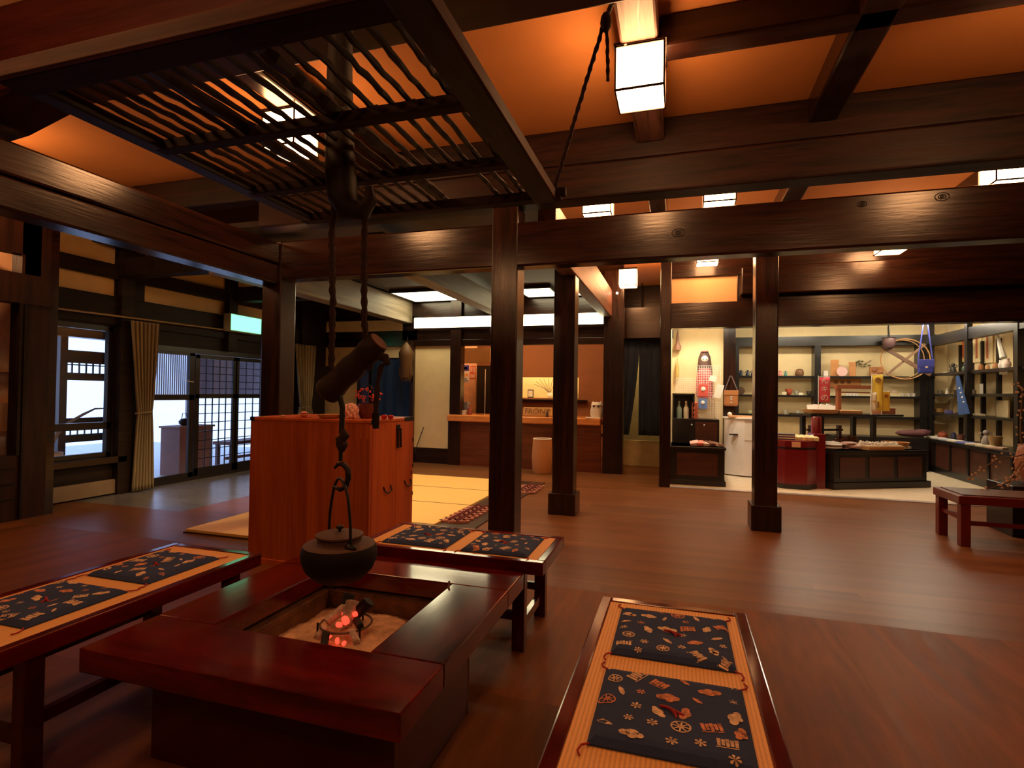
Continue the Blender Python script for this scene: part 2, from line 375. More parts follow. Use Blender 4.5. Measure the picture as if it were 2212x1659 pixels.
# bent branch standing on a white pot outside the side window
pb = [P(*q, x=WL-.5) for q in ((107, 965), (125, 935), (150, 912), (180, 895), (205, 893-10), (229, 882))]
one('bent_branch', 'pale bent branch leaning across the side window by the porch', 'branch', MB().tube([p for p in pb], [.028, .024, .02, .018, .012, .006], 8), col((.5, .42, .38), .8), (0, 0, 0), smooth=True)
pp = P(118, 985, x=WL-.5)
one('round_planter', 'pale round planter holding the bent branch outside the side window', 'planter', MB().lathe([(.05, -.02), (.08, 0), (.09, .08), (.075, .09), (.07, .07), (0, .07)], 20), col((.6, .55, .55)), (pp.x, pp.y, pp.z-.04), smooth=True)
struct('trim_sill_stand', B_(WL-.75, WL-.12, pp.y-.3, pp.y+.3, 0, pp.z-.07), blackw); bpy.data.objects['trim_sill_stand'].name = 'trim_90'
# ---- entrance doors in the left wall
struct('door_1', MB().box(WL-.06, WL, yd0, yd1, 0, .05).box(WL-.08, WL-.01, yd0-.02, yd0+.05, 0, 2.02).box(WL-.08, WL-.01, yd0, yd1, 1.94, 2.03), blackw)
def lattice_door(n, px0, px1, xo, zt=1.93):
    y0, y1 = P(px0, 850, x=xo).y, P(px1, 850, x=xo).y
    zs = P(px0, 855, x=xo).z
    d = MB(); fr = .075
    d.box(xo-.02, xo+.02, y0, y0+fr, .05, zt).box(xo-.02, xo+.02, y1-fr, y1, .05, zt).box(xo-.02, xo+.02, y0, y1, .05, .17).box(xo-.02, xo+.02, y0, y1, zt-.06, zt).box(xo-.02, xo+.02, y0, y1, zs-.04, zs+.03)
    o = struct('door_%d' % n, d, blackw, bevel=.003)
    g = MB()
    for i in range(1, 5): yy = y0+fr+(y1-y0-2*fr)*i/5; g.box(xo-.008, xo+.008, yy-.006, yy+.006, .17, zt-.06)
    zz = .17
    rows = [.17+(zs-.17)*i/8 for i in range(1, 8)]+[zs+(zt-.06-zs)*i/5 for i in range(1, 5)]
    for r_ in rows: g.box(xo-.008, xo+.008, y0+fr, y1-fr, r_-.006, r_+.006)
    g.build('lattice', blackw, o)
    MB().box(xo-.011, xo-.009, y0+fr, y1-fr, .17, zt-.06).build('pane', glassm, o)
    return o
lattice_door(2, 420, 509, WL-.04); lattice_door(3, 507, 596, WL-.04)
# clear glass leaf with rails and a bar handle
xo = WL-.04; y0, y1 = yd0+.03, P(418, 850, x=xo).y
d4 = struct('door_4', MB().box(xo-.02, xo+.02, y0, y0+.05, .05, 1.95).box(xo-.02, xo+.02, y1-.09, y1, .05, 1.95).box(xo-.02, xo+.02, y0, y1, .05, .12).box(xo-.02, xo+.02, y0, y1, 1.9, 1.95).box(xo-.02, xo+.02, y0, y1, P(370, 860, x=xo).z-.03, P(370, 853, x=xo).z+.0), blackw)
MB().box(xo-.004, xo+.004, y0, y1, .1, 1.9).build('pane', glassm, d4)
MB().bar(P(404, 823, x=xo+.05), P(418, 825, x=xo+.05), .012, .012).build('door_handle', col((.7, .7, .72), .3), d4)
# strip of far door beyond the pillar
lattice_door(5, 596, 650, WL-.04)
# ---- porch outside: floor, lattice facade with fine bars, bench, crate
struct('floor_porch', MB().box(-14, WL-.12, 1.5, 11, -.16, -.02), flat('porch_stone', (.42, .46, .52), .4, noise=.1))
xf = -8.6
fa, fb = P(330, 760, x=xf).y, P(404, 760, x=xf).y
mb = MB(); zt, zb = P(370, 748, x=xf).z, P(370, 852, x=xf).z
for i in range(17): yy = fa+(fb-fa)*i/16; mb.box(xf, xf+.02, yy-.009, yy+.009, zb, zt)
mb.box(xf-.01, xf+.03, fa-.05, fb+.05, zb-.05, zb); mb.box(xf-.01, xf+.03, fb, fb+.08, 0, zt)
one('slatted_outer_screen', 'fine vertical slatted screen outside the open entrance beside the striped curtain', 'screen', mb, col((.55, .55, .62)), (0, 0, 0))
c0 = P(366, 985, x=-7.9); c1 = P(414, 985, x=-7.9)
cr = thing('wooden_crate', 'reddish slatted wooden crate standing outside the entrance glass', 'crate', ((c0.x), (c0.y+c1.y)/2+.12, -.02))
hw = (c1.y-c0.y)/2+.12; ch = P(366, 925, x=-7.9).z+.02
mb = MB()
for i in range(4): mb.box(-.2, .2, -hw+i*hw/2+.006, -hw+(i+1)*hw/2-.006, 0, ch)
mb.build('body', col((.34, .15, .11)), cr); MB().box(-.22, .22, -hw-.02, hw+.02, ch, ch+.03).build('lid', col((.38, .17, .12)), cr)
q = P(398, 918, x=-7.9)
one('iron_tea_kettle', 'small dark kettle on the crate outside the entrance', 'kettle', MB().lathe([(.04, 0), (.08, .03), (.085, .07), (.05, .11), (0, .12)], 16).tube([(-.06, 0, .1), (-.04, 0, .2), (.04, 0, .2), (.06, 0, .1)], .006), iron, (q.x, q.y, ch+.012), smooth=True)
yb_ = P(470, 900, x=-7.9).y
bn = thing('porch_bench', 'low dark bench on the porch behind the lattice doors', 'bench', (-7.95, yb_+.75, -.02))
MB().box(-.2, .2, -.6, .6, .40, .46).build('seat', col((.2, .08, .06)), bn)
for sx in (-.16, .16):
    for sy in (-.52, .52): MB().box(sx-.03, sx+.03, sy-.03, sy+.03, 0, .40).build('leg', col((.2, .08, .06)), bn)
MB().box(-.02, .02, -.5, .5, .12, .17).build('stretcher', col((.2, .08, .06)), bn)
# wall hanging with a dark crest behind lattice panels (upper porch wall, mauve)
struct('wall_porch', MB().box(-9.3, -9.2, P(425, 800, x=-9.2).y, 12, P(470, 853, x=-9.2).z, 2.6), col((.45, .33, .36), .8))
# dark porch eaves
struct('ceiling_porch', MB().box(-9.4, WL-.12, 1.5, 11, 2.62, 2.75), blackw)
# ---- left partition with glass showcase (near left), warm room added as its glass reflection
XP = -6.6
mb = MB(); mb.mi = 0
yq = 4.12; yg = P(37, 800, x=XP).y; zg0, zg1 = P(20, 985, x=XP).z, P(20, 652, x=XP).z; zt0, zt1 = P(30, 588, x=XP).z, P(30, 545, x=XP).z
ypan = P(55, 570, x=XP).y
mb.box(XP-.16, XP, yg+.02, yq+.1, 0, CEIL_Z)
mb.box(XP-.12, XP, 0.6, yg+.02, 0, zg0); mb.box(XP-.14, XP+.02, 0.6, yq+.12, zg1+.0, zt0); mb.box(XP-.12, XP, .6, yq, zt1, CEIL_Z); mb.box(XP-.12, XP, ypan, yq, zt0, zt1)
mb.box(XP-.12, XP, YF, .6, 0, CEIL_Z)
struct('wall_partition', mb, wood('partition_timber', (.012, .005, .003), (.040, .014, .008), 'Z', .45, .3, spec=.25))
mb = MB()
for zz in (.22, .38, .54): mb.box(XP, XP+.015, 1.0, yg, zz, zz+.012)
mb.box(XP, XP+.03, yg+.04, yg+.06, .02, zg1); mb.box(XP, XP+.02, yg+.0, yg+.03, zg0, zg1)
trim(mb, rackwy, 0)
w2 = struct('window_2', MB().box(XP-.07, XP-.062, .6, yg+.02, zg0, zg1), glassm)
mb = MB().box(-9.4, -9.3, YF, 4.2, 0, CEIL_Z); struct('wall_side_room', mb, orangew)  # orange walls stand in for the hall mirrored in the glass
struct('wall_side_room_end', MB().box(-9.4, XP-.17, 4.05, 4.095, 0, CEIL_Z), flat('side_room_plaster', (.85, .52, .28), .8))
struct('wall_partition_end', MB().box(WL-.12, XP, 4.22, 4.3, 0, CEIL_Z), beamY)
sh = thing('reflected_shelf', 'pale stepped shelf shape added behind the glass as its reflection', 'shelf', (-7.35, 3.9, 0))  # steps imitate the pale bands reflected in the glass
MB().box(-.5, .5, -.14, .14, 0, .92).build('body', col((.30, .17, .12)), sh)
MB().box(-.5, .5, .0, .14, .92, 1.22).build('upper_step', col((.55, .34, .22)), sh)
MB().box(-.5, .5, .06, .14, 1.55, 1.62).build('wall_shelf', col((.6, .36, .22)), sh)
# ---- back wall (y = BY) left of the reception, reception opening, service corridor
def bx_px(mb, px0, px1, z0, z1, y=BY, d=.1, py=800):
    mb.box(P(px0, py, y=y).x, P(px1, py, y=y).x, y, y+d, z0, z1)
zc = .88
mb = MB(); mb.mi = 0
bx_px(mb, 660, 776, .3, 2.3); bx_px(mb, 776, 892, 2.08, 2.3); bx_px(mb, 885, 974, .3, 2.3)
bx_px(mb, 640, 868, 2.62, 2.84)
mb.mi = 1
bx_px(mb, 640, 900, 2.3, 2.62); bx_px(mb, 640, 900, 2.84, CEIL_Z); bx_px(mb, 868, 900, 2.3, 2.9); bx_px(mb, 885, 972, 0, .3); bx_px(mb, 640, 776, 0, .3)
bx_px(mb, 900, 1345, 2.87, 3.3); bx_px(mb, 900, 1345, 2.3, 2.68)
bx_px(mb, 900, 1345, 3.3, CEIL_Z)
struct('wall_back', mb, [creamw, beamX])
for a, b, z1 in ((772, 797, 2.4), (885, 893, 2.4), (972, 995, 3.2), (1303, 1346, 3.6), (668, 690, 3.2)):
    xa, xb = P(a, 850, y=BY-.06).x, P(b, 850, y=BY-.06).x
    trim(B_(xa, xb, BY-.08, BY+.12, 0, z1), postZ)
trim(B_(P(660, 740, y=BY).x, -1.05, BY-.05, BY, 2.3, 2.42), beamX)
# light box strip above the counter
lx0, lx1 = P(895, 690, y=BY-.12).x, P(1303, 690, y=BY-.12).x
lz0, lz1 = P(1100, 704, y=BY-.12).z, P(1100, 681, y=BY-.12).z
t = thing('long_light_box', 'long glowing white light strip above the reception counter', 'lamp', ((lx0+lx1)/2, BY-.06, lz0))
hx = (lx1-lx0)/2
MB().box(-hx-.02, hx+.02, -.045, .04, -.012, 0).box(-hx-.02, hx+.02, -.045, .04, lz1-lz0, lz1-lz0+.012).box(-hx-.02, -hx, -.045, .04, 0, lz1-lz0).box(hx, hx+.02, -.045, .04, 0, lz1-lz0).build('frame', blackw, t)
MB().box(-hx, hx, -.06, .0, 0, lz1-lz0).build('diffuser', FLUO, t)
# lowered ceiling panel lights between beams
ZL = 3.16
xbs = []
def ybeam(x0, x1, y0, y1, z0, z1, mt=None, b=.01): trim(B_(x0, x1, y0, y1, z0, z1), mt or beamY, b)
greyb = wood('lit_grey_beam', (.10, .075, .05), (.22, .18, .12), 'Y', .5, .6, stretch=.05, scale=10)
xA = P(891, 697, y=BY).x; xB = P(1057, 666, z=2.80).x; xC_ = P(1303, 690, y=BY).x
yB0 = 5.1
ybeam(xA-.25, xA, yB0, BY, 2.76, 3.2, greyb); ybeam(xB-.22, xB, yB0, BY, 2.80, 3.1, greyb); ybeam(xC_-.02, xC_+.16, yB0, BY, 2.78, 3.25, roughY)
struct('ceiling_lowered', B_(WL, xC_, 5.0, BY, 3.24, 3.30), flat('dark_ceiling_board', (.05, .035, .025), .7))
def panel(x0, x1, y0, y1, z, label):
    t = thing('ceiling_light_panel', label, 'lamp', ((x0+x1)/2, (y0+y1)/2, z), group='luminous ceiling panels before the reception')
    hx, hy = (x1-x0)/2, (y1-y0)/2
    MB().box(-hx, hx, -hy, hy, 0, .03).build('diffuser', FLUO, t)
    MB().box(-hx-.03, hx+.03, -hy-.03, -hy, -.01, .06).box(-hx-.03, hx+.03, hy, hy+.03, -.01, .06).box(-hx-.03, -hx, -hy, hy, -.01, .06).box(hx, hx+.03, -hy, hy, -.01, .06).build('frame', blackw, t)
a = P(880, 645, z=3.18); b = P(976, 640, z=3.18)
panel(a.x, b.x, 8.75, 9.7, 3.18, 'bright ceiling panel before the reception, left of the middle grey beam')
panel(xB+.35, P(1199, 632, z=3.18).x, 8.9, 9.7, 3.18, 'bright ceiling panel before the reception between the two slim pillars')
panel(P(1218, 632, z=3.18).x, xC_-.1, 8.9, 9.7, 3.18, 'small bright ceiling panel beside the brown lit beam over the reception')
def downlight(x, y, z, e, label, size=120, c_=(1.0, .62, .30)):  # spot with a ring rim, added to brighten the mats and the nook
    t = thing('fill_downlight', label, 'lamp', (x, y, z), group='added fill downlights')
    MB().lathe([(.045, .0), (.06, -.004), (.07, .01), (.07, .03), (.045, .03)], 20).build('rim', blackw, t, smooth=True)
    l = bpy.data.lights.new('downlight', 'SPOT'); l.energy = e; l.color = c_; l.spot_size = math.radians(size); l.spot_blend = .5; l.shadow_soft_size = .04
    o = bpy.data.objects.new('spot_lamp', l); C.objects.link(o); o.parent = t; o.location = (0, 0, -.01)
downlight(-4.0, 4.98, 3.235, 420, 'added downlight brightening the tatami mats, nearer the orange chest'); downlight(-3.4, 7.0, 3.235, 190, 'added downlight brightening the tatami mats, nearer the reception')
# reception room behind the counter
RX0, RX1 = P(975, 800, y=BY).x, P(1303, 800, y=BY).x
yr = 12.2
mb = MB(); mb.mi = 0
nx0, nx1 = P(1100, 830, y=yr).x, P(1250, 830, y=yr).x; nz0, nz1 = P(1200, 860, y=yr).z, P(1200, 815, y=yr).z
doorx = P(1060, 800, y=yr).x
mb.box(RX0-.6, nx0, yr, yr+.1, 0, 2.9); mb.box(nx1, RX1+.1, yr, yr+.1, 0, 2.9); mb.box(nx0, nx1, yr, yr+.1, 0, nz0); mb.box(nx0, nx1, yr, yr+.1, nz1, 2.9)
mb.box(RX1, RX1+.1, BY+.1, yr, 0, 2.9); mb.box(RX0-.7, RX0-.6, BY+.1, yr, 0, 2.9)
struct('wall_reception', mb, flat('rust_plaster', (.50, .22, .10), .85, noise=.05))
struct('ceiling_reception', B_(RX0-.7, RX1+.1, BY+.1, yr, 2.9, 2.95), creamw)
mb = MB().box(nx0-.05, nx1+.05, yr+.1, yr+.5, nz0-.04, nz0).box(nx0, nx1, yr+.45, yr+.5, nz0, nz1+.1).box(nx0-.05, nx0, yr+.1, yr+.5, nz0, nz1+.1).box(nx1, nx1+.05, yr+.1, yr+.5, nz0, nz1+.1).box(nx0, nx1, yr+.1, yr+.5, nz1+.1, nz1+.14)
struct('wall_niche', mb, creamw)
trim(B_(nx0-.1, P(1268, 860, y=yr-.1).x, yr-.14, yr+.1, nz0-.09, nz0-.03), postZ)
one('niche_tube_light', 'hidden warm tube light at the top of the reception niche', 'lamp', B_(-(nx1-nx0)/2+.05, (nx1-nx0)/2-.05, -.02, .02, 0, .03), NICHE, ((nx0+nx1)/2, yr+.14, nz1+.04))
# unseen lamp added to brighten the reception walls
t = thing('reception_fill_lamp', 'added warm flat lamp on the ceiling of the reception room', 'lamp', ((RX0+RX1)/2-.5, 10.5, 2.83))
MB().box(-.9, .5, -.15, .15, -.06, .02).build('diffuser', emit('reception_fill', (1, .50, .20), 15), t); MB().box(-.52, .52, -.17, .17, .02, .07).build('frame', blackw, t)
# posters wall in reception left, dark fridge/curtain
ypo = 11.2; 
struct('wall_reception_side', B_(P(985, 800, y=ypo).x, P(1028, 800, y=ypo).x, ypo, ypo+.08, 0, 2.9), flat('peach_plaster', (.85, .55, .34), .85))
def poster(name, label, px0, px1, py0, py1, y, base, bits, cat='poster'):
    a, b = P(px0, py1, y=y), P(px1, py0, y=y)
    mb = MB().box(a.x, b.x, y-.008, y, a.z, b.z); mats = [base]
    for (u0, u1, v0, v1, c_) in bits:
        mats.append(c_); mb.mi = len(mats)-1
        mb.box(a.x+(b.x-a.x)*u0, a.x+(b.x-a.x)*u1, y-.011, y-.008, a.z+(b.z-a.z)*v0, a.z+(b.z-a.z)*v1)
    return one(name, label, cat, mb, mats, (0, 0, 0))
poster('blue_topped_poster', 'white poster with a purple blue top and orange dots in reception', 992, 1014, 788, 826, ypo, col((.8, .78, .8)),
    [(.02, .98, .66, .98, col((.08, .06, .42))), (.15, .8, .74, .88, col((.7, .7, .85))), (.1, .3, .36, .5, col((.8, .4, .1))), (.4, .6, .3, .48, col((.8, .5, .1))), (.65, .9, .36, .5, col((.7, .3, .1))), (.05, .95, .05, .12, col((.15, .2, .55))), (.2, .8, .14, .26, col((.3, .35, .4)))])
poster('red_poster', 'small red and white poster beside the blue topped poster', 1015, 1028, 790, 819, ypo, col((.65, .16, .09)), [(.1, .9, .1, .35, col((.8, .55, .45))), (.1, .45, .55, .9, col((.8, .5, .4))), (.6, .9, .5, .9, col((.75, .45, .35)))])
one('tall_dark_locker', 'tall black locker with a bright handle edge inside the reception', 'cabinet', MB().box(-.17, .17, -.05, .1, 0, 1.98).mat(1).box(.02, .035, -.055, -.05, .5, 1.9), [blackw, paperm], (P(1047, 850, y=11.0).x, 11.0, 0))
b_ = P(1042, 850, y=11.0)
mb = MB(); bx_px(mb, 990, 1058, P(1020, 783, y=BY+.5).z, 2.3, y=BY+.5, d=.3)
struct('wall_reception_header', mb, orangew)
# counter
ct = thing('reception_counter', 'reception counter with a thick orange wooden top', 'counter', ((P(970, 905, y=BY).x+P(1300, 910, y=BY).x)/2, BY, 0))
hx = (P(1301, 910, y=BY-.1).x-P(970, 905, y=BY-.1).x)/2
z0c, z1c = P(1135, 915, y=BY-.15).z, P(1135, 900, y=BY-.15).z
MB().box(-hx, hx, -.15, .75, z0c, z1c).build('countertop', countw, ct, bevel=.02)
MB().box(-hx+.18, hx, -.05, .0, .0, z0c).build('front_panel', countf, ct)
MB().box(-hx+.0, -hx+.18, -.07, .05, 0, z0c).build('side_post', postZ, ct)
MB().box(-hx+.2, hx, .3, .7, .62, .66).build('inner_shelf', countf, ct)
ztop = z1c
def on_counter(px, dy=.05): return P(px, 905, y=BY+dy)
def text(body, size, loc, rot, mt, parent=None, ext=.002, name='lettering'):
    cu = bpy.data.curves.new(name, 'FONT'); cu.body = body; cu.size = size; cu.extrude = ext; cu.align_x = 'CENTER'; cu.align_y = 'CENTER'
    tmp = bpy.data.objects.new('tmp', cu); C.objects.link(tmp); dg = bpy.context.evaluated_depsgraph_get(); me = bpy.data.meshes.new_from_object(tmp.evaluated_get(dg)); bpy.data.objects.remove(tmp)
    me.materials.clear(); me.materials.append(mt); o = bpy.data.objects.new(name, me); C.objects.link(o); o.location = loc; o.rotation_euler = rot
    if parent: o.parent = parent
    return o
q = on_counter(1163); fs = thing('front_desk_sign', 'orange wooden block sign lettered FRONT on the reception counter', 'sign', (q.x, BY, ztop))
wsg = (P(1196, 900, y=BY).x-P(1134, 900, y=BY).x)/2
MB().prism([(-.05, 0), (.06, 0), (.035, .17), (-.005, .17)], -wsg, wsg, 'x').build('body', col((.66, .33, .10), .35), fs, bevel=.005)
MB().box(-wsg-.02, wsg+.02, -.07, .08, 0, .025).build('base', col((.5, .2, .06), .35), fs)
text('FRONT', .15, (0, -.043, .095), (math.radians(75), 0, 0), col((.25, .09, .03)), fs)
def small(name, label, cat, px, kind, w, h, c, dy=.1, group=None, y=None, zt=None, rough=.5):
    yy = y if y is not None else BY+dy; q = P(px, 900, y=yy); mb = MB()
    if kind == 'box': mb.box(-w/2, w/2, -w/3, w/3, 0, h)
    elif kind == 'cup': mb.lathe([(w*.35, 0), (w*.42, h*.2), (w*.5, h), (w*.44, h), (w*.36, h*.25), (0, h*.2)], 16)
    elif kind == 'vase': mb.lathe([(w*.3, 0), (w*.5, h*.3), (w*.42, h*.6), (w*.18, h*.8), (w*.25, h), (w*.15, h), (0, h*.6)], 16)
    elif kind == 'bottle': mb.lathe([(w*.5, 0), (w*.5, h*.55), (w*.2, h*.72), (w*.18, h), (0, h)], 14)
    elif kind == 'bowl': mb.lathe([(w*.2, 0), (w*.35, h*.15), (w*.5, h), (w*.46, h), (w*.3, h*.3), (0, h*.25)], 18)
    elif kind == 'jar': mb.lathe([(w*.4, 0), (w*.5, h*.2), (w*.5, h*.65), (w*.38, h*.8), (w*.4, h*.84), (w*.4, h*.9), (w*.1, h), (0, h)], 16)
    elif kind == 'figure':
        mb.lathe([(w*.36, 0), (w*.42, h*.2), (w*.28, h*.55), (w*.14, h*.62), (0, h*.62)], 12); mb.ball((0, 0, h*.78), w*.27, 10); mb.tube([(w*.2, 0, h*.5), (w*.48, 0, h*.62), (w*.42, 0, h*.82)], w*.07, 6); mb.tube([(-w*.2, 0, h*.5), (-w*.48, 0, h*.62), (-w*.42, 0, h*.82)], w*.07, 6)
    elif kind == 'dish':
        mb.tube([(w/2*math.cos(a*PI/8), 0, h/2+h/2*math.sin(a*PI/8)) for a in range(16)], w*.05, 6, closed=True); mb.prism([(w/2*.95*math.cos(a*PI/8), h/2+h/2*.95*math.sin(a*PI/8)) for a in range(16)], -.004, .004, 'y')
    elif kind == 'plaque': mb.box(-w/2, w/2, -.012, .012, 0, h)
    mt = c if isinstance(c, bpy.types.Material) else col(c, rough)
    return one(name, label, cat, mb, mt, (q.x, yy, zt if zt is not None else ztop), group=group, smooth=kind not in ('box', 'plaque'), bevel=.004 if kind in ('box', 'plaque') else 0)
small('brochure_box', 'small green box at the left end of the reception counter', 'box', 983, 'box', .10, .09, (.2, .35, .25))
small('white_tray', 'low white box beside the small green box on the counter', 'box', 997, 'box', .18, .08, (.8, .72, .66))
small('red_bottle', 'small red bottle on the reception counter beside the white box', 'bottle', 1014, 'bottle', .09, .19, (.3, .05, .03))
small('grey_card_stand', 'grey card stand behind the white box on the counter', 'stand', 1002, 'box', .2, .24, (.25, .26, .3), dy=.25)
small('dark_ornament_bottle', 'tiny dark bottle in front of the FRONT sign', 'bottle', 1182, 'bottle', .05, .12, (.05, .02, .015), dy=-.09)
q = P(1289, 905, y=BY+.05)
ow = thing('owl_figurine', 'cream owl figurine with dark eyes at the right end of the counter', 'figurine', (q.x, BY+.05, ztop))
MB().lathe([(.09, 0), (.12, .06), (.115, .15), (.10, .2), (.105, .24), (.06, .285), (0, .29)], 20).build('body', col((.72, .58, .46), .6), ow, smooth=True)
for s_ in (-1, 1):
    MB().ball((s_*.04, -.095, .215), .022, 10).build('eye', col((.03, .02, .02), .2), ow, smooth=True)
    MB().lathe([(.03, 0), (0, .05)], 8, (s_*.07, 0, .26)).build('ear', col((.72, .58, .46), .6), ow)
one('white_paper_stack', 'white papers lying before the owl on the counter', 'paper', MB().obox((0, 0, .008), (.26, .16, .016)), paperm, (q.x-.05, BY-.06, ztop), rz=.2)
# niche items
q = P(1146, 856, y=yr+.25); one('small_picture_frame', 'small framed card standing in the lit reception niche', 'picture', MB().box(-.07, .07, -.01, .01, 0, .19).mat(1).box(-.055, .055, -.013, -.01, .02, .17), [iron, paperm], (q.x, yr+.25, nz0))
q = P(1188, 856, y=yr+.25); va = thing('branch_vase', 'white vase with thin bare branches in the reception niche', 'vase', (q.x, yr+.25, nz0))
MB().lathe([(.05, 0), (.08, .05), (.06, .1), (.03, .12), (.04, .14), (0, .1)], 16).build('body', paperm, va, smooth=True)
for i in range(7):
    a = -1.2+i*.32; MB().tube([(0, 0, .1), (math.sin(a)*.12-.03, 0, .22), (math.sin(a)*.34-.08, .02, .24+.22*math.cos(a))], .005, 5).build('branch', col((.08, .05, .03)), va)
q = P(1247, 856, y=yr+.25); small('niche_ornament', 'pale ornament on a dark base at the right end of the niche', 'ornament', 1246, 'vase', .1, .16, (.7, .6, .45), y=yr+.2, zt=nz0)
# wicker-shaded stool/basket in front of the counter
q = P(1171, 1006, y=9.35)
bk = thing('tall_waste_basket', 'tall round orange woven basket standing before the counter', 'basket', (q.x, 9.35, 0))
bh = P(1171, 948, y=9.35).z
MB().lathe([(.15, 0), (.165, .02), (.185, bh*.45), (.165, bh-.02), (.16, bh), (.15, bh-.01), (.14, .05), (0, .04)], 24).build('body', straw('basket_weave', (.42, .17, .06), (.62, .28, .10), 'X', 20), bk, smooth=True)
MB().tube([(.155*math.cos(a*PI/12), .155*math.sin(a*PI/12), bh) for a in range(24)], .014, 6, closed=True).build('rim', col((.75, .65, .55)), bk, smooth=True)
# noren in the corridor behind
def cloth(x0, x1, z0, z1, y, folds, amp, gapf=None, nz=14, nx=60, thick=.004, wfun=None, ph=0, axis='y'):
    vs = []; fs = []
    for j in range(nz+1):
        v = j/nz; z = z1+(z0-z1)*v
        for i in range(nx+1):
            u = i/nx
            uu = u if wfun is None else wfun(u, v)
            x = x0+(x1-x0)*uu
            d = amp*math.sin(u*folds*2*PI+ph+.4*math.sin(v*3))*(.5+.5*v if wfun is None else 1)
            if gapf: x += gapf(u, v)
            vs.append((x, y+d, z) if axis == 'y' else (y+d, x, z))
    k = nx+1
    for j in range(nz):
        for i in range(nx): fs.append((j*k+i, j*k+i+1, (j+1)*k+i+1, (j+1)*k+i))
    m_ = MB().add(vs, fs)
    return m_
yn = 10.7
nxa, nxb = P(1322, 800, y=yn).x, P(1440, 800, y=yn).x; nxm = P(1380, 800, y=yn).x
nzt, nzb = P(1380, 735, y=yn).z, P(1380, 940, y=yn).z
nr = thing('navy_noren', 'long navy doorway curtain with a pale gap, beside the shop', 'curtain', (0, 0, 0))
o = cloth(nxa, nxm, nzb, nzt, yn, 4, .02, gapf=lambda u, v: -.22*max(0, (v-.15))**1.3*u).build('left_cloth', noren, nr, smooth=True); o.modifiers.new('t', 'SOLIDIFY').thickness = .004
o = cloth(nxm, nxb, nzb, nzt, yn+.01, 4, .02, ph=1).build('right_cloth', noren, nr, smooth=True); o.modifiers.new('t', 'SOLIDIFY').thickness = .004
MB().tube([(nxa, yn, nzt+.01), (nxb, yn, nzt+.01)], .014, 8).build('rod', iron, nr)
struct('wall_corridor', MB().box(RX1+.1, P(1450, 800, y=12.3).x+.1, 12.3, 12.4, 0, CEIL_Z), flat('pale_yellow', (.62, .55, .30), .8))
trim(B_(RX1+.1, .0, 11.0, 11.1, 0, .5), col((.62, .55, .30), .8))
trim(B_(-1.35, -.1, BY+.7, BY+.95, nzt+.02, 3.05), beamX)
trim(B_(-1.35, -.1, 12.0, 12.2, 3.0, CEIL_Z), beamX)
t = thing('corridor_fill_lamp', 'added lamp behind the navy curtain brightening the corridor', 'lamp', (-.75, 11.7, 2.62))  # added to brighten the gap in the curtain
MB().tube([(0, 0, .06), (0, 0, CEIL_Z-2.62)], .012, 6).build('stem', blackw, t)
MB().box(-.1, .1, -.1, .1, 0, .03).build('diffuser', emit('corridor_fill_lamp', (1, .85, .42), 45), t); MB().box(-.11, .11, -.11, .11, .03, .06).build('frame', blackw, t)
# second noren in the far left of the back wall
a, b = P(797, 850, y=BY).x, P(889, 850, y=BY).x
nr2 = thing('navy_doorway_curtain', 'navy curtain hanging in the doorway behind the orange chest', 'curtain', (0, 0, 0))
o = cloth(a, b, .5, 2.1, BY+.03, 4, .02).build('cloth', flat('blue_noren', (.012, .045, .13), .9), nr2, smooth=True); o.modifiers.new('t', 'SOLIDIFY').thickness = .004
MB().tube([(a, BY+.03, 2.1), (b, BY+.03, 2.1)], .012, 8).build('rod', iron, nr2)
struct('wall_back_room', MB().box(-7.1, RX0-.7, 12.3, 12.4, 0, CEIL_Z).box(-5.4, -5.3, BY+.1, 12.3, 0, .1), col((.05, .05, .06), .9))
# ---- main posts and beams
Y0 = 4.75
def post(px0, px1, y, z0, z1, label, depth=.24, plinth=None):
    xa, xb = P(px0, 850, y=y).x, P(px1, 850, y=y).x
    t = thing('wooden_post', label, 'post', ((xa+xb)/2, y+depth/2, 0), group='tall dark posts of the hall')
    w = (xb-xa)/2
    MB().box(-w, w, -depth/2, depth/2, z0, z1).build('shaft', postZ, t, bevel=.012)
    if plinth: MB().box(-w-.035, w+.035, -depth/2-.035, depth/2+.035, 0, plinth).build('plinth', postZ, t, bevel=.01)
    return t
post(1057.5, 1114, Y0, 0, 3.12, 'thick dark post carrying the main beam behind the cushioned bench')
post(561, 602, Y0, 0, 2.97, 'dark post behind the orange wooden chest, under the beam corner')
post(1631, 1681, 6.22, 0, 3.3, 'dark post on a square plinth in front of the souvenir shop', plinth=P(1650, 1092, y=6.2).z)
post(1194, 1240, 6.22, 0, 3.2, 'dark post on a square plinth in front of the reception counter', plinth=P(1215, 1066, y=6.2).z)
post(1425, 1449, 8.64, 0, CEIL_Z, 'slim dark post at the left corner of the souvenir shop', depth=.18)
def beam(label, *a, mt=beamX, b=.018, name='ceiling_beam'):
    o = MB().box(*a).build(name, mt, None, bevel=b); o['kind'] = 'structure'; o['label'] = label; return o
beam('long polished main beam across the hall', -4.25, 6.9, Y0+.005, Y0+.19, 2.56, 2.965)
mbm = bpy.data.objects['ceiling_beam']
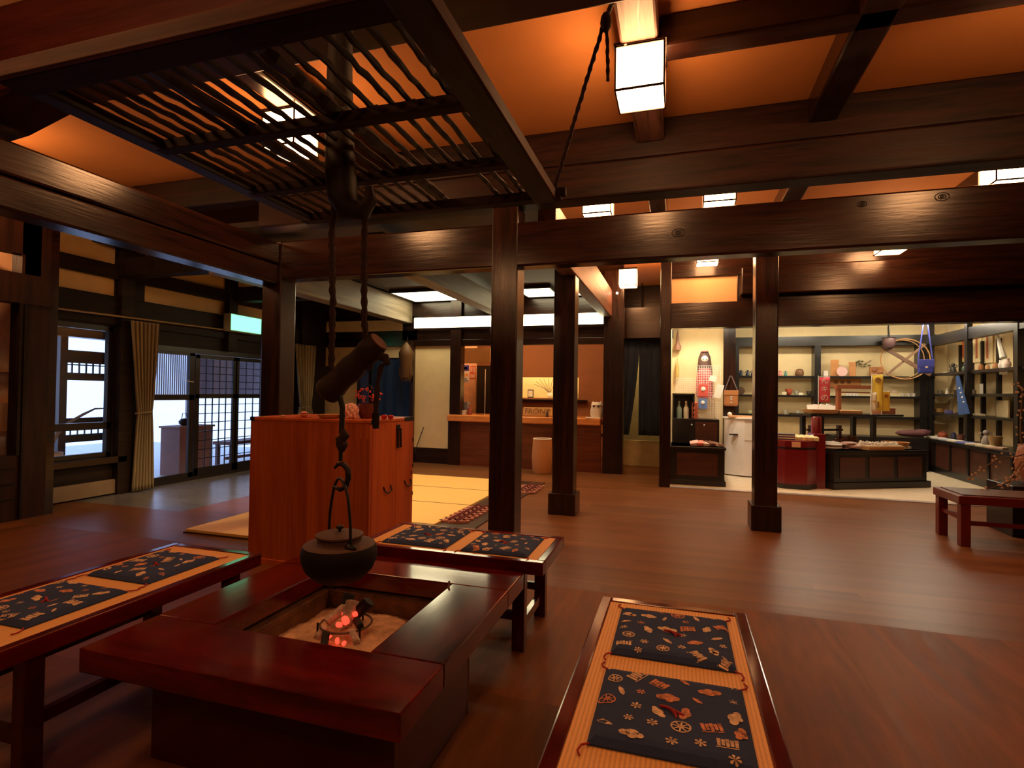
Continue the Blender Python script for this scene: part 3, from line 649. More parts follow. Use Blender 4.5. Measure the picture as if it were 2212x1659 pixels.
for px, py, r_ in ((1465, 503, .022), (2035, 425, .020), (1862, 441, .014)):
    q = P(px, py, y=Y0+.005); mb = MB()
    for k_, rr in enumerate((1.0, 1.9)): mb.tube([(q.x+rr*r_*math.cos(a*PI/9)*1.2, Y0+.005, q.z+rr*r_*math.sin(a*PI/9)*.8) for a in range(18)], .0035, 6, closed=True)
    mb.lathe([(r_*.8, -.002), (r_*.5, .003), (0, .001)], 14)
    o_ = len(mb.v)-14*3
    for i in range(o_, len(mb.v)): v_ = mb.v[i]; mb.v[i] = (q.x+v_[0], Y0+.004-v_[2], q.z+v_[1]*.8)
    mb.build('wood_knot', iron, mbm, smooth=True)
beam('long polished beam along the entrance side, upper timber', -4.27, -4.03, YF, Y0+.0, 2.725, 2.945, mt=beamY)
beam('lower timber under the entrance side beam', -4.26, -4.045, YF, Y0+.0, 2.51, 2.72, mt=beamY)
beam('upper cross beam under the ceiling, top half', -9.0, 6.9, Y0-.02, Y0+.2, 3.43, CEIL_Z, mt=upbeam)
beam('upper cross beam under the ceiling, lower half', -4.3, 6.9, Y0-.03, Y0+.2, 3.12, 3.425, mt=upbeam)
beam('weathered ceiling beam above the nearest lantern', P(1323, 0, z=3.55).x, P(1417, 0, z=3.55).x, YF, Y0-.02, 3.55, CEIL_Z, mt=roughY)
wbm = [o for o in bpy.data.objects if o.get('label', '').startswith('weathered ceiling beam')][0]
xa_, xb_ = P(1323, 0, z=3.55).x, P(1417, 0, z=3.55).x; xm_ = xa_*.42+xb_*.58
mb = MB(); pr_ = None
pts_ = [(xm_+random.uniform(-.012, .012), 1.2+i*.16, .004+.008*random.random()) for i in range(14)]
for (xa2, ya2, wa2), (xb2, yb2, wb2) in zip(pts_, pts_[1:]): mb.add([(xa2-wa2, ya2, 3.5485), (xa2+wa2, ya2, 3.5485), (xb2+wb2, yb2, 3.5485), (xb2-wb2, yb2, 3.5485), (xa2-wa2, ya2, 3.56), (xa2+wa2, ya2, 3.56), (xb2+wb2, yb2, 3.56), (xb2-wb2, yb2, 3.56)], [(0, 1, 2, 3), (4, 7, 6, 5), (0, 4, 5, 1), (1, 5, 6, 2), (2, 6, 7, 3), (3, 7, 4, 0)])
mb.build('crack', blackw, wbm)
for px, py in ((1351, 95), (1414, 90)):
    q = P(px, py, z=3.55); MB().ball((q.x, q.y, 3.548), .013, 12, (1, 1, .7)).build('bolt', col((.6, .45, .38), .4), wbm, smooth=True)
beam('ceiling beam right of the nearest lantern', .95, 1.165, YF, Y0-.02, 3.55, CEIL_Z, mt=beamY)
beam('far right ceiling beam', 3.3, 3.5, YF, Y0, 3.55, CEIL_Z, mt=beamY)
beam('short cross beam beyond the nearest lantern', -.13, 3.4, 3.44, 3.62, 3.55, CEIL_Z)
beam('ceiling beam over the hearth rack', -2.95, -2.72, YF, Y0, 3.55, CEIL_Z, mt=beamY)
# beams beyond the main beam
for x in (-2.2, P(1420, 440, z=3.55).x-.1, P(1715, 425, z=3.55).x-.1, 2.9): beam('ceiling joist beyond the main beam', x, x+.2, Y0+.2, 8.64, 3.55, CEIL_Z, mt=beamY)
beam('cross beam over the souvenir shop front', .86, 6.9, 8.5, 8.7, 2.88, 3.28)
# near left red lit beam
mb = MB(); prof = []
n = 24
for i in range(n+1):
    x = -6.5+i*(4.6/n)
    e = .0 if x > -3.55 else -.0
    prof.append(x)
beam('broad reddish beam near the ceiling above the rack', -6.6, 6.9, 2.12, 2.40, 3.12, 3.62, mt=redbeam)
for x, z in ((-6.6, 0),): pass
mb = MB(); mb.prism([(-6.6, 3.0), (-4.6, 2.98), (-4.05, 3.03), (-3.6, 3.14), (-6.6, 3.14)], 2.14, 2.44, 'y')
struct('trim_91', mb, beamX)
# shoji clerestory seen above the main beam
sa, sb = P(905, 480, y=6.6), P(1060, 462, y=6.6)
sj = struct('window_3', B_(sa.x, sb.x, 6.6, 6.62, 3.30, 3.72), flat('shoji_paper', (.75, .68, .40), .8))
mb = MB()
for i in range(9): xx = sa.x+(sb.x-sa.x)*i/8; mb.box(xx-.012, xx+.012, 6.58, 6.6, 3.3, 3.72)
mb.box(sa.x, sb.x, 6.58, 6.6, 3.3, 3.33); mb.build('lattice', blackw, sj)
# shop front
xs0 = P(1449, 700, y=8.7).x
mb = MB(); mb.mi = 0; mb.box(xs0, .83, 8.72, 8.8, 2.78, 3.22); mb.mi = 1; mb.box(xs0, 6.9, 8.62, 8.82, 2.42, 2.80); mb.box(xs0, 6.9, 8.66, 8.8, 3.2, CEIL_Z); mb.box(.82, 6.9, 8.68, 8.8, 2.79, 3.22)
struct('wall_shop_front', mb, [orangew, beamX], bevel=.006)
struct('wall_corridor_right', B_(-.21, -.12, 8.82, 12.3, 0, CEIL_Z), creamw)
# ---- entrance hall fittings
# exit sign
e0, e1 = P(499, 690, x=WL+.25), P(566, 690, x=WL+.25)
ez0, ez1 = P(499, 714, x=WL+.25).z, P(499, 676, x=WL+.25).z
ex = thing('exit_sign', 'glowing green emergency exit light box above the entrance', 'sign', (WL+.15, (e0.y+e1.y)/2, ez0))
hy = (e1.y-e0.y)/2
MB().box(-.05, .09, -hy, hy, 0, ez1-ez0).build('housing', col((.5, .55, .45)), ex, bevel=.006)
MB().box(.09, .10, -hy+.015, hy-.015, .015, ez1-ez0-.015).build('lit_face', EXITM, ex)
# curtain rod and curtains
MB_ = MB().tube([P(106, 664, x=WL+.14), P(560, 722, x=WL+.14)], .012, 8)
one('curtain_rod', 'long thin metal curtain rod above the side window and entrance', 'curtain rod', MB_, col((.35, .28, .15), .35), (0, 0, 0))
def tied(px0, px1, pz0, pz1, ptie, x, label, name='tied_curtain'):
    ya, yb = P(px0, 800, x=x).y, P(px1, 800, x=x).y; zb, zt, zm = P(px0, pz1, x=x).z+.0, P(px0, pz0, x=x).z, P(px0, ptie, x=x).z
    zb = max(zb, .02); c = (ya+yb)/2; vt = (zt-zm)/(zt-zb)
    def wf(u, v):
        d = abs(v-vt)/(vt if v < vt else 1-vt)
        k = .50+.50*min(1, d**.8) if v < vt else .50+.28*min(1, d**.7)
        return .45+(u-.5)*k+(.05 if v > vt else .05*v/vt)
    t = thing(name, label, 'curtain', (0, 0, 0))
    o = cloth(ya, yb, zb, zt, x, 7, .035, wfun=wf, nz=30, nx=110, axis='x').build('cloth', curtm, t, smooth=True); o.modifiers.new('t', 'SOLIDIFY').thickness = .004
    k = .27*(yb-ya)
    pts = [(x+.05*math.sin(a*PI/8), c-.03*(yb-ya)+k*math.cos(a*PI/8), zm+.01*math.cos(a*PI/8)) for a in range(16)]
    MB().tube(pts, .012, 6, closed=True).build('tie', curtm, t, smooth=True)
tied(283, 345, 692, 1062, 892, WL+.16, 'olive striped curtain tied back between side window and entrance')
tied(638, 684, 742, 900, 880, WL+.16, 'olive striped curtain hanging behind the far side of the entrance', 'far_tied_curtain')
q = P(663, 724, y=BY-.1); poster('wall_notice', 'small red and white notice on the far dark post', 655, 671, 713, 737, BY-.1, col((.6, .5, .42)), [(.1, .45, .5, .9, col((.4, .1, .08))), (.55, .9, .5, .9, col((.4, .1, .08)))], 'notice')
# straw doll hanging
q = P(880, 748, y=BY-.12)
sd = thing('straw_raincoat', 'brown straw raincoat bundle hanging on the dark wall', 'straw ornament', (q.x, BY-.16, P(880, 810, y=BY-.12).z-.1))
H = P(880, 740, y=BY-.12).z-(P(880, 810, y=BY-.12).z-.1)
strawd = straw('dry_straw', (.045, .018, .003), (.15, .062, .009), 'X', 40)
MB().lathe([(.02, H*.02), (.10, H*.06), (.115, H*.3), (.14, H*.6), (.15, H*.72), (.08, H*.9), (.02, H)], 16).build('body', strawd, sd, smooth=True)
for i in range(14):
    a = 2*PI*i/14; MB().tube([(.1*math.cos(a), .1*math.sin(a)*.7, H*.5), (.13*math.cos(a), .1*math.sin(a)*.7, H*.15), (.09*math.cos(a+.3), .08*math.sin(a), -H*.05)], [.03, .022, .005], 5).build('straw_tuft', strawd, sd)
MB().tube([(0, .04, H*.95), (0, .04, H*1.15)], .006, 6).build('cord', rope, sd)
# leaning stick by the pale wall
one('leaning_stick', 'thin dark stick leaning against the pale wall panel', 'stick', MB().tube([P(903, 965, y=BY-.04)+Vector((0, -.15, -.1)), P(915, 923, y=BY-.02)], .008, 6), iron, (0, 0, 0))
# ---- tatami platform
ym = [4.165, 5.18, 6.21, 7.22, 8.22]
mb = MB()
for i in range(4):
    pass
fr = B_(-4.59, -1.98, 4.155, 8.32, 0.0, .012)
one('tatami_underboard', 'dark board strip laid under and beside the tatami mats', 'board', fr, flat('dark_floor_board', (.035, .022, .016), .3), (0, 0, 0))
k = 0
for i in range(4):
    wm = (ym[i+1]-ym[i])/2-.012
    for j in range(1):
        lab = ['tatami mat nearest the orange chest, its left corner showing', 'tatami mat third from the reception side', 'tatami mat second from the reception side', 'tatami mat nearest the reception counter'][i]
        t = thing('tatami_mat', lab, 'mat', (-3.49, (ym[i]+ym[i+1])/2, .012), group='tatami mats on the hall floor')
        MB().box(-1.085, 1.085, -wm-.008, wm-.008, 0, .022).build('rush_surface', tatami, t)
        MB().box(-1.085, 1.085, wm-.008, wm+.010, 0, .0225).build('cloth_border', col((.025, .018, .012), .8), t)
# straw sandals in a row along the tatami edge
def sandal():
    t = thing('straw_sandal', 'pinkish striped sandal standing in the row beside the tatami mats', 'sandal', (0, 0, .012), group='sandals lined up along the tatami')
    pts = [(.045*math.cos(a)*(1 if math.sin(a) > 0 else .9), .12*math.sin(a)) for a in [2*PI*i/18 for i in range(18)]]
    mb = MB().prism(pts, 0, .022); mb.mi = 1
    for i in range(6): mb.box(-.036, .036, -.09+i*.033, -.08+i*.033, .022, .0235)
    mb.build('sole', [col((.50, .22, .17), .8), col((.22, .05, .04), .8)], t, bevel=.004)
    MB().tube([(-.035, -.03, .022), (-.02, .03, .045), (0, .075, .022), (.02, .03, .045), (.035, -.03, .022)], .007, 6).build('strap', col((.13, .01, .012), .6), t, smooth=True)
    return t
s0 = sandal(); k = 0
for i in range(7):
    for s_ in (0, 1):
        loc = (-2.33+s_*.10+i*.004, 5.42+i*.12, .012)
        if k == 0: s0.location = loc; s0.rotation_euler.z = -1.2
        else: dup(s0, loc, -1.2+.05*math.sin(k*2.3))
        k += 1
for i in range(5):
    for s_ in (0, 1): dup(s0, (-2.12+s_*.12, 7.35+i*.13, .012), -1.2, 'pinkish striped sandal in the farther row beside the plinth post', 'sandals in the farther row')
# ================================================================== LANTERNS
def lantern():
    t = thing('square_ceiling_lantern', 'x', 'lantern', (0, 0, 0), group='square paper lanterns under the ceiling')
    h, w = .28, .145; f = .010
    mb = MB()
    for sx in (-1, 1):
        for sy in (-1, 1): mb.box(sx*w-f/2 if sx < 0 else sx*w-f/2, sx*w+f/2, sy*w-f/2, sy*w+f/2, 0, h)
    for z in (0, .028 if False else 0, h-.012):
        for s_ in (-1, 1): mb.box(-w, w, s_*w-f/2, s_*w+f/2, z, z+.012); mb.box(s_*w-f/2, s_*w+f/2, -w, w, z, z+.012)
    mb.box(-w-.012, w+.012, -w-.012, w+.012, h-.004, h+.012)
    mb.build('frame', postZ, t)
    MB().box(-w+.006, w-.006, -w+.006, w-.006, .006, h-.006).build('paper_shade', LAMP, t)
    return t
L0 = lantern(); used = False
def put_lantern(x, y, zb, label):
    global used
    if not used: L0.location = (x, y, zb); L0['label'] = label; used = True; return L0
    return dup(L0, (x, y, zb), 0, label)
q = P(1381, 186, y=3.36); put_lantern((P(1330, 190, y=3.36).x+P(1433, 190, y=3.36).x)/2, 3.505, 3.268, 'big glowing square lantern under the weathered beam, nearest to the viewer')
q = P(634, 308, z=3.27); put_lantern(q.x-.145, q.y+.145, 3.268, 'glowing lantern partly hidden behind the slatted rack and thick pole')
q = P(1322, 457, z=3.27); put_lantern(q.x-.16, q.y+.145, 3.268, 'small glowing lantern above the main beam beside the rope corner')
q = P(1590, 431, z=3.27); put_lantern(q.x-.145, q.y+.145, 3.268, 'small glowing lantern above the main beam with a yellow ceiling bay')
q = P(2157, 390, z=3.27); put_lantern(q.x+.13, q.y+.145, 3.268, 'glowing lantern above the main beam at the far right edge')
q = P(1357, 617, z=3.27); put_lantern(P(1357, 610, y=9.4).x, 9.4, P(1357, 616, y=9.25).z, 'small glowing lantern above the navy corridor curtain')
q = P(1505, 567, z=3.27); put_lantern(q.x+.145, q.y+.145, 3.268, 'lantern under the main beam above the orange wall panel')
q = P(1904, 541, z=3.27); put_lantern(q.x+.145, q.y+.145, 3.268, 'lantern peeping under the main beam above the shop front')
# lanterns outside the picture; those labelled added only brighten the scene
put_lantern(2.15, 3.3, 3.268, 'lantern over the open floor beyond the picture')
put_lantern(-.25, -1.2, 3.268, 'added lantern behind the viewer'); put_lantern(-2.83, .5, 3.268, 'lantern above the viewer on the hearth side')
put_lantern(2.1, -1.0, 3.268, 'added lantern above the viewer on the open side'); put_lantern(-6.0, 3.1, 3.268, 'lantern near the glass showcase')
put_lantern(-7.9, 3.0, 2.9, 'added lantern lighting the side room'); 
# spotlight
q = P(1333, 633, y=BY-.1); one('tiny_spotlight', 'tiny bright spotlight on the beam above the corridor', 'lamp', MB().ball((0, 0, 0), .018, 10), emit('spot_bulb', (1, .6, .4), 40), tuple(q), smooth=True)
# ================================================================== RACK over the hearth
ZR = 2.45
rx0, rx1, ry0, ry1 = -2.24, -.665, 1.26, 2.90
rk = thing('slatted_hearth_rack', 'large sooty wooden slatted rack hanging over the hearth', 'rack', ((rx0+rx1)/2, (ry0+ry1)/2, ZR))
cx_, cy_ = (rx0+rx1)/2, (ry0+ry1)/2
def RB(*a): x0, x1, y0, y1, z0, z1 = a; return MB().box(x0-cx_, x1-cx_, y0-cy_, y1-cy_, z0, z1)
edgew = wood('worn_edge_wood', (.05, .022, .014), (.15, .07, .045), 'X', .7, .6, spec=.2)  # paler colour paints the lamplight on the rack's edge faces
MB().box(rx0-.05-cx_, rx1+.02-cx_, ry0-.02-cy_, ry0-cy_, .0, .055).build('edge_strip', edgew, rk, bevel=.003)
RB(rx0-.03, rx1+.0, ry0, ry0+.105, 0, .042).build('frame_board', rackw, rk, bevel=.004)
RB(rx0-.02, rx1+.05, ry1-.06, ry1+.01, 0, .05).build('frame_board', rackw, rk, bevel=.004)
RB(rx0-.02, rx0+.06, ry0+.02, ry1, .002, .05).build('frame_board', rackwy, rk, bevel=.004)
RB(rx1-.10, rx1+.018, ry0-.03, ry1+.0, -.005, .045).build('frame_board', rackwy, rk, bevel=.004)
MB().box(rx1+.018-cx_, rx1+.026-cx_, ry0-.03-cy_, ry1-.05-cy_, -.003, .046).build('edge_strip', wood('lit_edge_wood_y', (.05, .022, .014), (.15, .07, .045), 'Y', .7, .6, spec=.2), rk)  # same painted lamplight along the right edge
MB().box(rx1+.027-cx_, rx1+.075-cx_, ry1-.045-cy_, ry1-.005-cy_, .02, .06).build('corner_peg', rackw, rk)
bars = [P(1011, 232, z=ZR).y, P(1106, 360, z=ZR).y]
for by in bars: RB(rx0+.02, rx1-.03, by-.03, by+.03, .0, .045).build('cross_bar', rackw, rk, bevel=.004)
ys = [ry0+.07]+bars+[ry1-.02]
xsl = [rx0+.10+i*(rx1-rx0-.26)/17 for i in range(18)]
for si in range(3):
    for i, x in enumerate(xsl):
        if si == 2 and 12 <= i <= 14: continue
        w = .028 if i in (5, 11) else .0125
        jx = random.uniform(-.008, .008)
        a = Vector((x+jx-cx_, ys[si]-cy_, .050+.006*random.random())); b = Vector((x+jx+random.uniform(-.008, .008)-cx_, ys[si+1]-cy_+.03, .05+.008*random.random()))
        n = 12; pts = []; rs = []
        for t_ in range(n+1):
            f = t_/n; pts.append(a.lerp(b, f)+Vector((random.uniform(-.003, .003), 0, random.uniform(-.003, .003)))); rs.append(w*random.uniform(.8, 1.12))
        MB().tube(pts, rs, 6).build('slat', rackwy, rk)
# hanging ropes of the rack
def twisted(pts, r, pitch=.05, sub=10):
    pts = [Vector(p) for p in pts]; out = []; rs = []
    for a, b in zip(pts, pts[1:]):
        n = max(2, int((b-a).length/pitch*2))
        for i in range(n): out.append(a.lerp(b, i/n)+Vector((random.uniform(-1, 1), random.uniform(-1, 1), 0))*r*.18); rs.append(r*(1.2 if i % 2 else .85))
    out.append(pts[-1]); rs.append(r)
    return MB().tube(out, rs, 8)
rc = P(1196, 410, y=ry1-.02); rt = P(1308, 40, x=-.38)
rr_ = thing('rack_rope', 'twisted rope running from the rack corner up to the ceiling beam', 'rope', tuple(rc))
tt = rt-rc
twisted([(0, 0, 0), tt], .011).build('strand', rope, rr_, smooth=True)
twisted([tt+Vector((0, 0, .02)), tt+Vector((.012, 0, -.15)), tt+Vector((.016, 0, -.33))], .009).build('loose_end', rope, rr_, smooth=True)
MB().ball(tuple(tt+Vector((.002, 0, -.02))), .03, 10, (1, 1, 1.8)).build('knot', rope, rr_, smooth=True)
tw = P(1325, 0, x=-.365); twisted([tt, tw-rc], .012).build('upper_strand', rope, rr_, smooth=True)
# ================================================================== POT HOOK (jizaikagi)
YK = 2.09
def K(px, py, dy=0): return P(px, py, y=YK+dy)
base = K(735, 460)
ph = thing('pot_hook_pole', 'thick sooty wooden hook pole hanging through the rack over the hearth', 'pot hook', tuple(base))
def Kl(px, py, dy=0, o=base): return K(px, py, dy)-o
pts = [Kl(x, y) for x, y in ((738, -330), (737, 60), (734, 150), (733, 280), (736, 380), (740, 425), (755, 455), (785, 458), (800, 430), (798, 405))]
MB().tube(pts, [.055, .052, .055, .062, .068, .065, .055, .04, .03, .016], 12).build('pole', wood('sooty_pole', (.005, .003, .002), (.022, .010, .006), 'Z', .6, .8), ph, smooth=True)
twisted([Kl(722, 440), Kl(717, 520), Kl(719, 640), Kl(715, 800)], .014).build('left_rope', rope, ph, smooth=True)
twisted([Kl(790, 440), Kl(787, 540), Kl(786, 640), Kl(790, 740)], .014).build('right_rope', rope, ph, smooth=True)
lb_ = K(765, 790)
lg = thing('pot_hook_log', 'short thick dark log tied slanting on the pot hook ropes', 'log', tuple(lb_))
a, b = K(706, 848)-lb_, K(818, 738)-lb_
n = 10; pts = []; rs = []
for i in range(n+1): f = i/n; pts.append(a.lerp(b, f)); rs.append(.060-.010*f+.004*math.sin(i*1.7))
MB().tube(pts, rs, 16).build('body', wood('log_bark', (.008, .003, .002), (.030, .011, .007), 'X', .6, .8), lg, smooth=True)
MB().tube([pts[-1], pts[-1]+(b-a).normalized()*.004], rs[-1]*.96, 16).build('cut_end', wood('cut_wood', (.10, .03, .018), (.18, .06, .035), 'X', .6), lg)
MB().tube([pts[0]+(a-b).normalized()*.004, pts[0]], rs[0]*.96, 16).build('cut_end', wood('cut_wood2', (.10, .03, .018), (.18, .06, .035), 'X', .6), lg)
arc = [K(797, 800)-lb_, K(800, 776)-lb_, K(815, 768)-lb_, K(832, 773)-lb_, K(838, 788)-lb_]
MB().tube(arc, [.014, .018, .02, .02, .014], 8).build('rope_loop', rope, lg, smooth=True)
twisted([K(826, 785)-lb_, K(815, 830)-lb_, K(812, 895)-lb_], .012).build('hanging_rope', rope, lg, smooth=True)
MB().tube([K(812, 892)-lb_, K(812, 926)-lb_], [.017, .014], 8).build('rope_tip', iron, lg, smooth=True)
MB().box(-.018, .018, -.03, .03, -.03, .03).build('clasp', iron, lg).location = K(706, 806)-lb_
kb = K(738, 1000)
kh = thing('iron_kettle_hook', 'knotted iron rod ending in a curved hook above the kettle', 'hook', tuple(kb))
MB().tube([K(733, 850)-kb, K(740, 880)-kb, K(738, 932)-kb], [.013, .012, .012], 8).build('rod', iron, kh, smooth=True)
MB().tube([K(738, 930)-kb, K(745, 940)-kb, K(736, 950)-kb, K(739, 962)-kb, K(738, 976)-kb], [.016, .022, .024, .027, .012], 10).build('knot', rope, kh, smooth=True)
MB().tube([K(736, 974)-kb, K(736, 996)-kb], .009, 8).build('shank', iron, kh, smooth=True)
MB().tube([K(723, 1011)-kb, K(731, 1002)-kb, K(742, 1003)-kb, K(751, 1014)-kb, K(753, 1032)-kb, K(747, 1052)-kb, K(735, 1058)-kb, K(719, 1051)-kb], [.006, .010, .012, .013, .013, .012, .010, .005], 8).build('curved_hook', iron, kh, smooth=True)
# ================================================================== KETTLE
KS = .87; kz = .557; kx = K(733, 1200).x
kt = thing('iron_kettle', 'large round cast iron kettle hanging over the hearth', 'kettle', (kx, YK, kz))
def KL(pr): return [(r*KS, z*KS) for r, z in pr]
MB().lathe(KL([(0, 0), (.075, .004), (.12, .025), (.165, .07), (.184, .115), (.188, .15), (.182, .18), (.176, .192)]), 48).build('body', ironb, kt, smooth=True)
MB().lathe(KL([(.176, .192), (.165, .199), (.14, .203), (.112, .206), (.108, .208), (.108, .225), (.0, .225)]), 48).build('shoulder', ironl, kt, smooth=True)
MB().lathe(KL([(.104, .225), (.116, .232), (.117, .242), (.10, .248), (.03, .255), (0, .256)]), 48).build('lid', ironl, kt, smooth=True)
lid_ = kids(kt)[-1]
MB().lathe(KL([(.008, .250), (.008, .266), (.019, .272), (.019, .282), (.006, .29), (0, .29)]), 16).build('knob', iron, lid_, smooth=True)
hp = [Vector((-.098, .062, .175)), Vector((-.092, .058, .29)), Vector((-.06, .04, .405)), Vector((-.005, 0, .455)), Vector((.055, -.035, .405)), Vector((.088, -.056, .29)), Vector((.100, -.068, .175))]
def smoothpath(p, n=5):
    out = []
    for i in range(len(p)-1):
        p0, p1, p2, p3 = p[max(i-1, 0)], p[i], p[i+1], p[min(i+2, len(p)-1)]
        for t in range(n):
            t /= n; out.append(.5*((2*p1)+(p2-p0)*t+(2*p0-5*p1+4*p2-p3)*t*t+(3*p1-p0-3*p2+p3)*t**3))
    return out+[p[-1]]
MB().tube(smoothpath(hp), .0065, 8).build('handle', iron, kt, smooth=True)
MB().ball((.102, -.070, .178), .019, 10, (1.6, 1, .8)).build('lug', iron, kt, smooth=True); MB().ball((-.1, .064, .178), .019, 10, (1.6, 1, .8)).build('lug', iron, kt, smooth=True)
for a in (-1.2, 1, 3.1): MB().ball((.06*math.cos(a), .06*math.sin(a), .0), .014, 8).build('foot', iron, kt, smooth=True)
# ================================================================== HEARTH TABLE
TX0, TX1, TY0, TY1, TZ = -2.08, -.775, 1.455, 2.80, .45
HX0, HX1, HY0, HY1 = -1.785, -1.068, 1.77, 2.52
th = .088
tb = thing('hearth_table', 'broad red lacquered table frame around the sunken ash hearth', 'table', ((TX0+TX1)/2, (TY0+TY1)/2, 0))
ox, oy = (TX0+TX1)/2, (TY0+TY1)/2
def TBx(x0, x1, y0, y1, z0, z1): return MB().box(x0-ox, x1-ox, y0-oy, y1-oy, z0, z1)
TBx(TX0, TX1, TY0, HY0, TZ-th, TZ).build('front_board', lacq, tb, bevel=.006)
TBx(TX0, TX1, HY1, TY1, TZ-th, TZ).build('back_board', lacq, tb, bevel=.006)
TBx(TX0, HX0, HY0+.0005, HY1-.0005, TZ-th, TZ).build('left_board', lacqY, tb, bevel=.006)
TBx(HX1, TX1, HY0+.0005, HY1-.0005, TZ-th, TZ).build('right_board', lacqY, tb, bevel=.006)
PX0, PX1, PY0, PY1 = -1.90, -.872, 1.60, 2.27
m_ = MB()
for a in ((PX0, PX1, PY0, PY0+.03), (PX0, HX0-.045, PY1-.03, PY1), (HX1+.045, PX1, PY1-.03, PY1), (PX0, PX0+.03, PY0+.03, PY1-.03), (PX1-.03, PX1, PY0+.03, PY1-.03)): m_.box(a[0]-ox, a[1]-ox, a[2]-oy, a[3]-oy, 0, TZ-th)
m_.box(HX0-.045-ox, HX1+.045-ox, PY1-.03-oy, PY1-oy, 0, .168)
m_.build('pedestal', lacqD, tb, bevel=.004)
m_ = MB(); q0, q1, q2, q3 = HX0-.04, HX1+.04, PY1+.002, HY1+.04
m_.box(q0-ox, q0+.02-ox, q2-oy, q3-oy, .17, TZ-th).box(q1-.02-ox, q1-ox, q2-oy, q3-oy, .17, TZ-th).box(q0+.02-ox, q1-.02-ox, q3-.02-oy, q3-oy, .17, TZ-th)
m_.build('pit_box', lacqD, tb)
# inner stepped liner
m_ = MB(); st = .035
zl = TZ-.10
for a in ((HX0-.03, HX1+.03, HY0-.03, HY0+st), (HX0-.03, HX1+.03, HY1-st, HY1+.03), (HX0-.03, HX0+st, HY0+st, HY1-st), (HX1-st, HX1+.03, HY0+st, HY1-st)): m_.box(a[0]-ox, a[1]-ox, a[2]-oy, a[3]-oy, zl-.03, zl)
m_.build('inner_ledge', copper, tb, bevel=.003)
m_ = MB(); w2_ = .012
for a in ((HX0+.02, HX1-.02, HY0+.02, HY0+.032), (HX0+.02, HX1-.02, HY1-.032, HY1-.02), (HX0+.02, HX0+.032, HY0+.032, HY1-.032), (HX1-.032, HX1-.02, HY0+.032, HY1-.032)): m_.box(a[0]-ox, a[1]-ox, a[2]-oy, a[3]-oy, .2, zl-.03)
m_.build('liner', copper, tb)
# ash bed: bumpy mesh
zash = .255
vs = []; fs = []; n = 60
from mathutils import noise as _ns
acx, acy = (HX0+HX1)/2, (HY0+HY1)/2
for j in range(n+1):
    for i in range(n+1):
        x = HX0+.02+(HX1-HX0-.04)*i/n; y = HY0+.02+(HY1-HY0-.04)*j/n
        r = math.hypot(x-acx, y-acy)
        z = zash+.05*max(0, 1-(r/.36)**2)**.8-.03*max(0, 1-(r/.12)**2)+.012*_ns.noise(Vector((x*14, y*14, 0)))+.006*_ns.noise(Vector((x*45, y*45, 3)))
        vs.append((x-acx, y-acy, z-zash))
for j in range(n):
    for i in range(n): a = j*(n+1)+i; fs.append((a, a+1, a+n+2, a+n+1))
one('ash_bed', 'heap of sandy pinkish ash filling the hearth', 'ash', MB().add(vs, fs), ash, (acx, acy, zash), smooth=True, kind='stuff')
struct('floor_hearth_pit', B_(HX0+.0, HX1-.0, HY0+.0, HY1, .17, .2), copper)
# trivet with embers
tp = P(748, 1345, z=.33)
tv = thing('iron_trivet', 'round iron trivet ring with legs standing in the ash', 'trivet', (tp.x, tp.y, .33))
MB().tube([(.115*math.cos(2*PI*i/36), .115*math.sin(2*PI*i/36), 0) for i in range(36)], .005, 6, closed=True).build('ring', col((.10, .06, .045), .6), tv, smooth=True)
for a in (-2.6, -.5, 1.5): MB().tube([(.115*math.cos(a), .115*math.sin(a), .0), (.125*math.cos(a), .125*math.sin(a), .01), (.125*math.cos(a), .125*math.sin(a), -.07)], .005, 6).build('leg', iron, tv)
def chunk(nm, label, dx, dy, z, sz, rot, mt, cat='charcoal'):
    mb = MB(); n = 7; pts = []
    L_, w = sz
    vs = []
    for k_ in range(2):
        for i in range(n):
            a = 2*PI*i/n; r = w*(.85+.3*random.random()); vs.append((r*math.cos(a), (k_-.5)*L_+random.uniform(-.006, .006), r*math.sin(a)))
    mb.add(vs, [tuple(range(n-1, -1, -1)), tuple(range(n, 2*n))]+[(i, (i+1) % n, n+(i+1) % n, n+i) for i in range(n)])
    o = one(nm, label, cat, mb, mt, (tp.x+dx, tp.y+dy, z), bevel=.004); o.rotation_euler = rot
    return o
chunk('charcoal_lump', 'upright black charcoal lump at the top left of the fire', -.035, .05, .39, (.10, .026), (1.1, .2, .3), char)
chunk('charcoal_lump', 'black charcoal lump leaning at the upper right of the fire', .05, .05, .385, (.09, .03), (.9, .5, -.6), char)
chunk('charcoal_lump', 'black charcoal stick half buried in front of the trivet', .0, -.16, .305, (.11, .018), (.35, 0, .5), char)
chunk('charcoal_lump', 'small black charcoal piece at the right rim of the trivet', .075, -.02, .345, (.06, .018), (.2, .3, 1.0), char)
chunk('ashen_charcoal', 'grey ash covered charcoal piece at the left of the fire', -.055, .0, .36, (.10, .024), (.5, .1, -.5), ashchunk)
chunk('ashen_charcoal', 'grey ash covered charcoal block at the centre of the fire', .01, .01, .37, (.11, .030), (.8, 0, .2), ashchunk)
chunk('ashen_charcoal', 'grey ash covered charcoal laid low at the right of the trivet', .10, -.09, .315, (.10, .020), (.15, .2, .9), ashchunk)
chunk('ashen_charcoal', 'grey ash covered charcoal under the left side of the trivet', -.07, -.09, .31, (.08, .018), (.2, .2, .2), ashchunk)
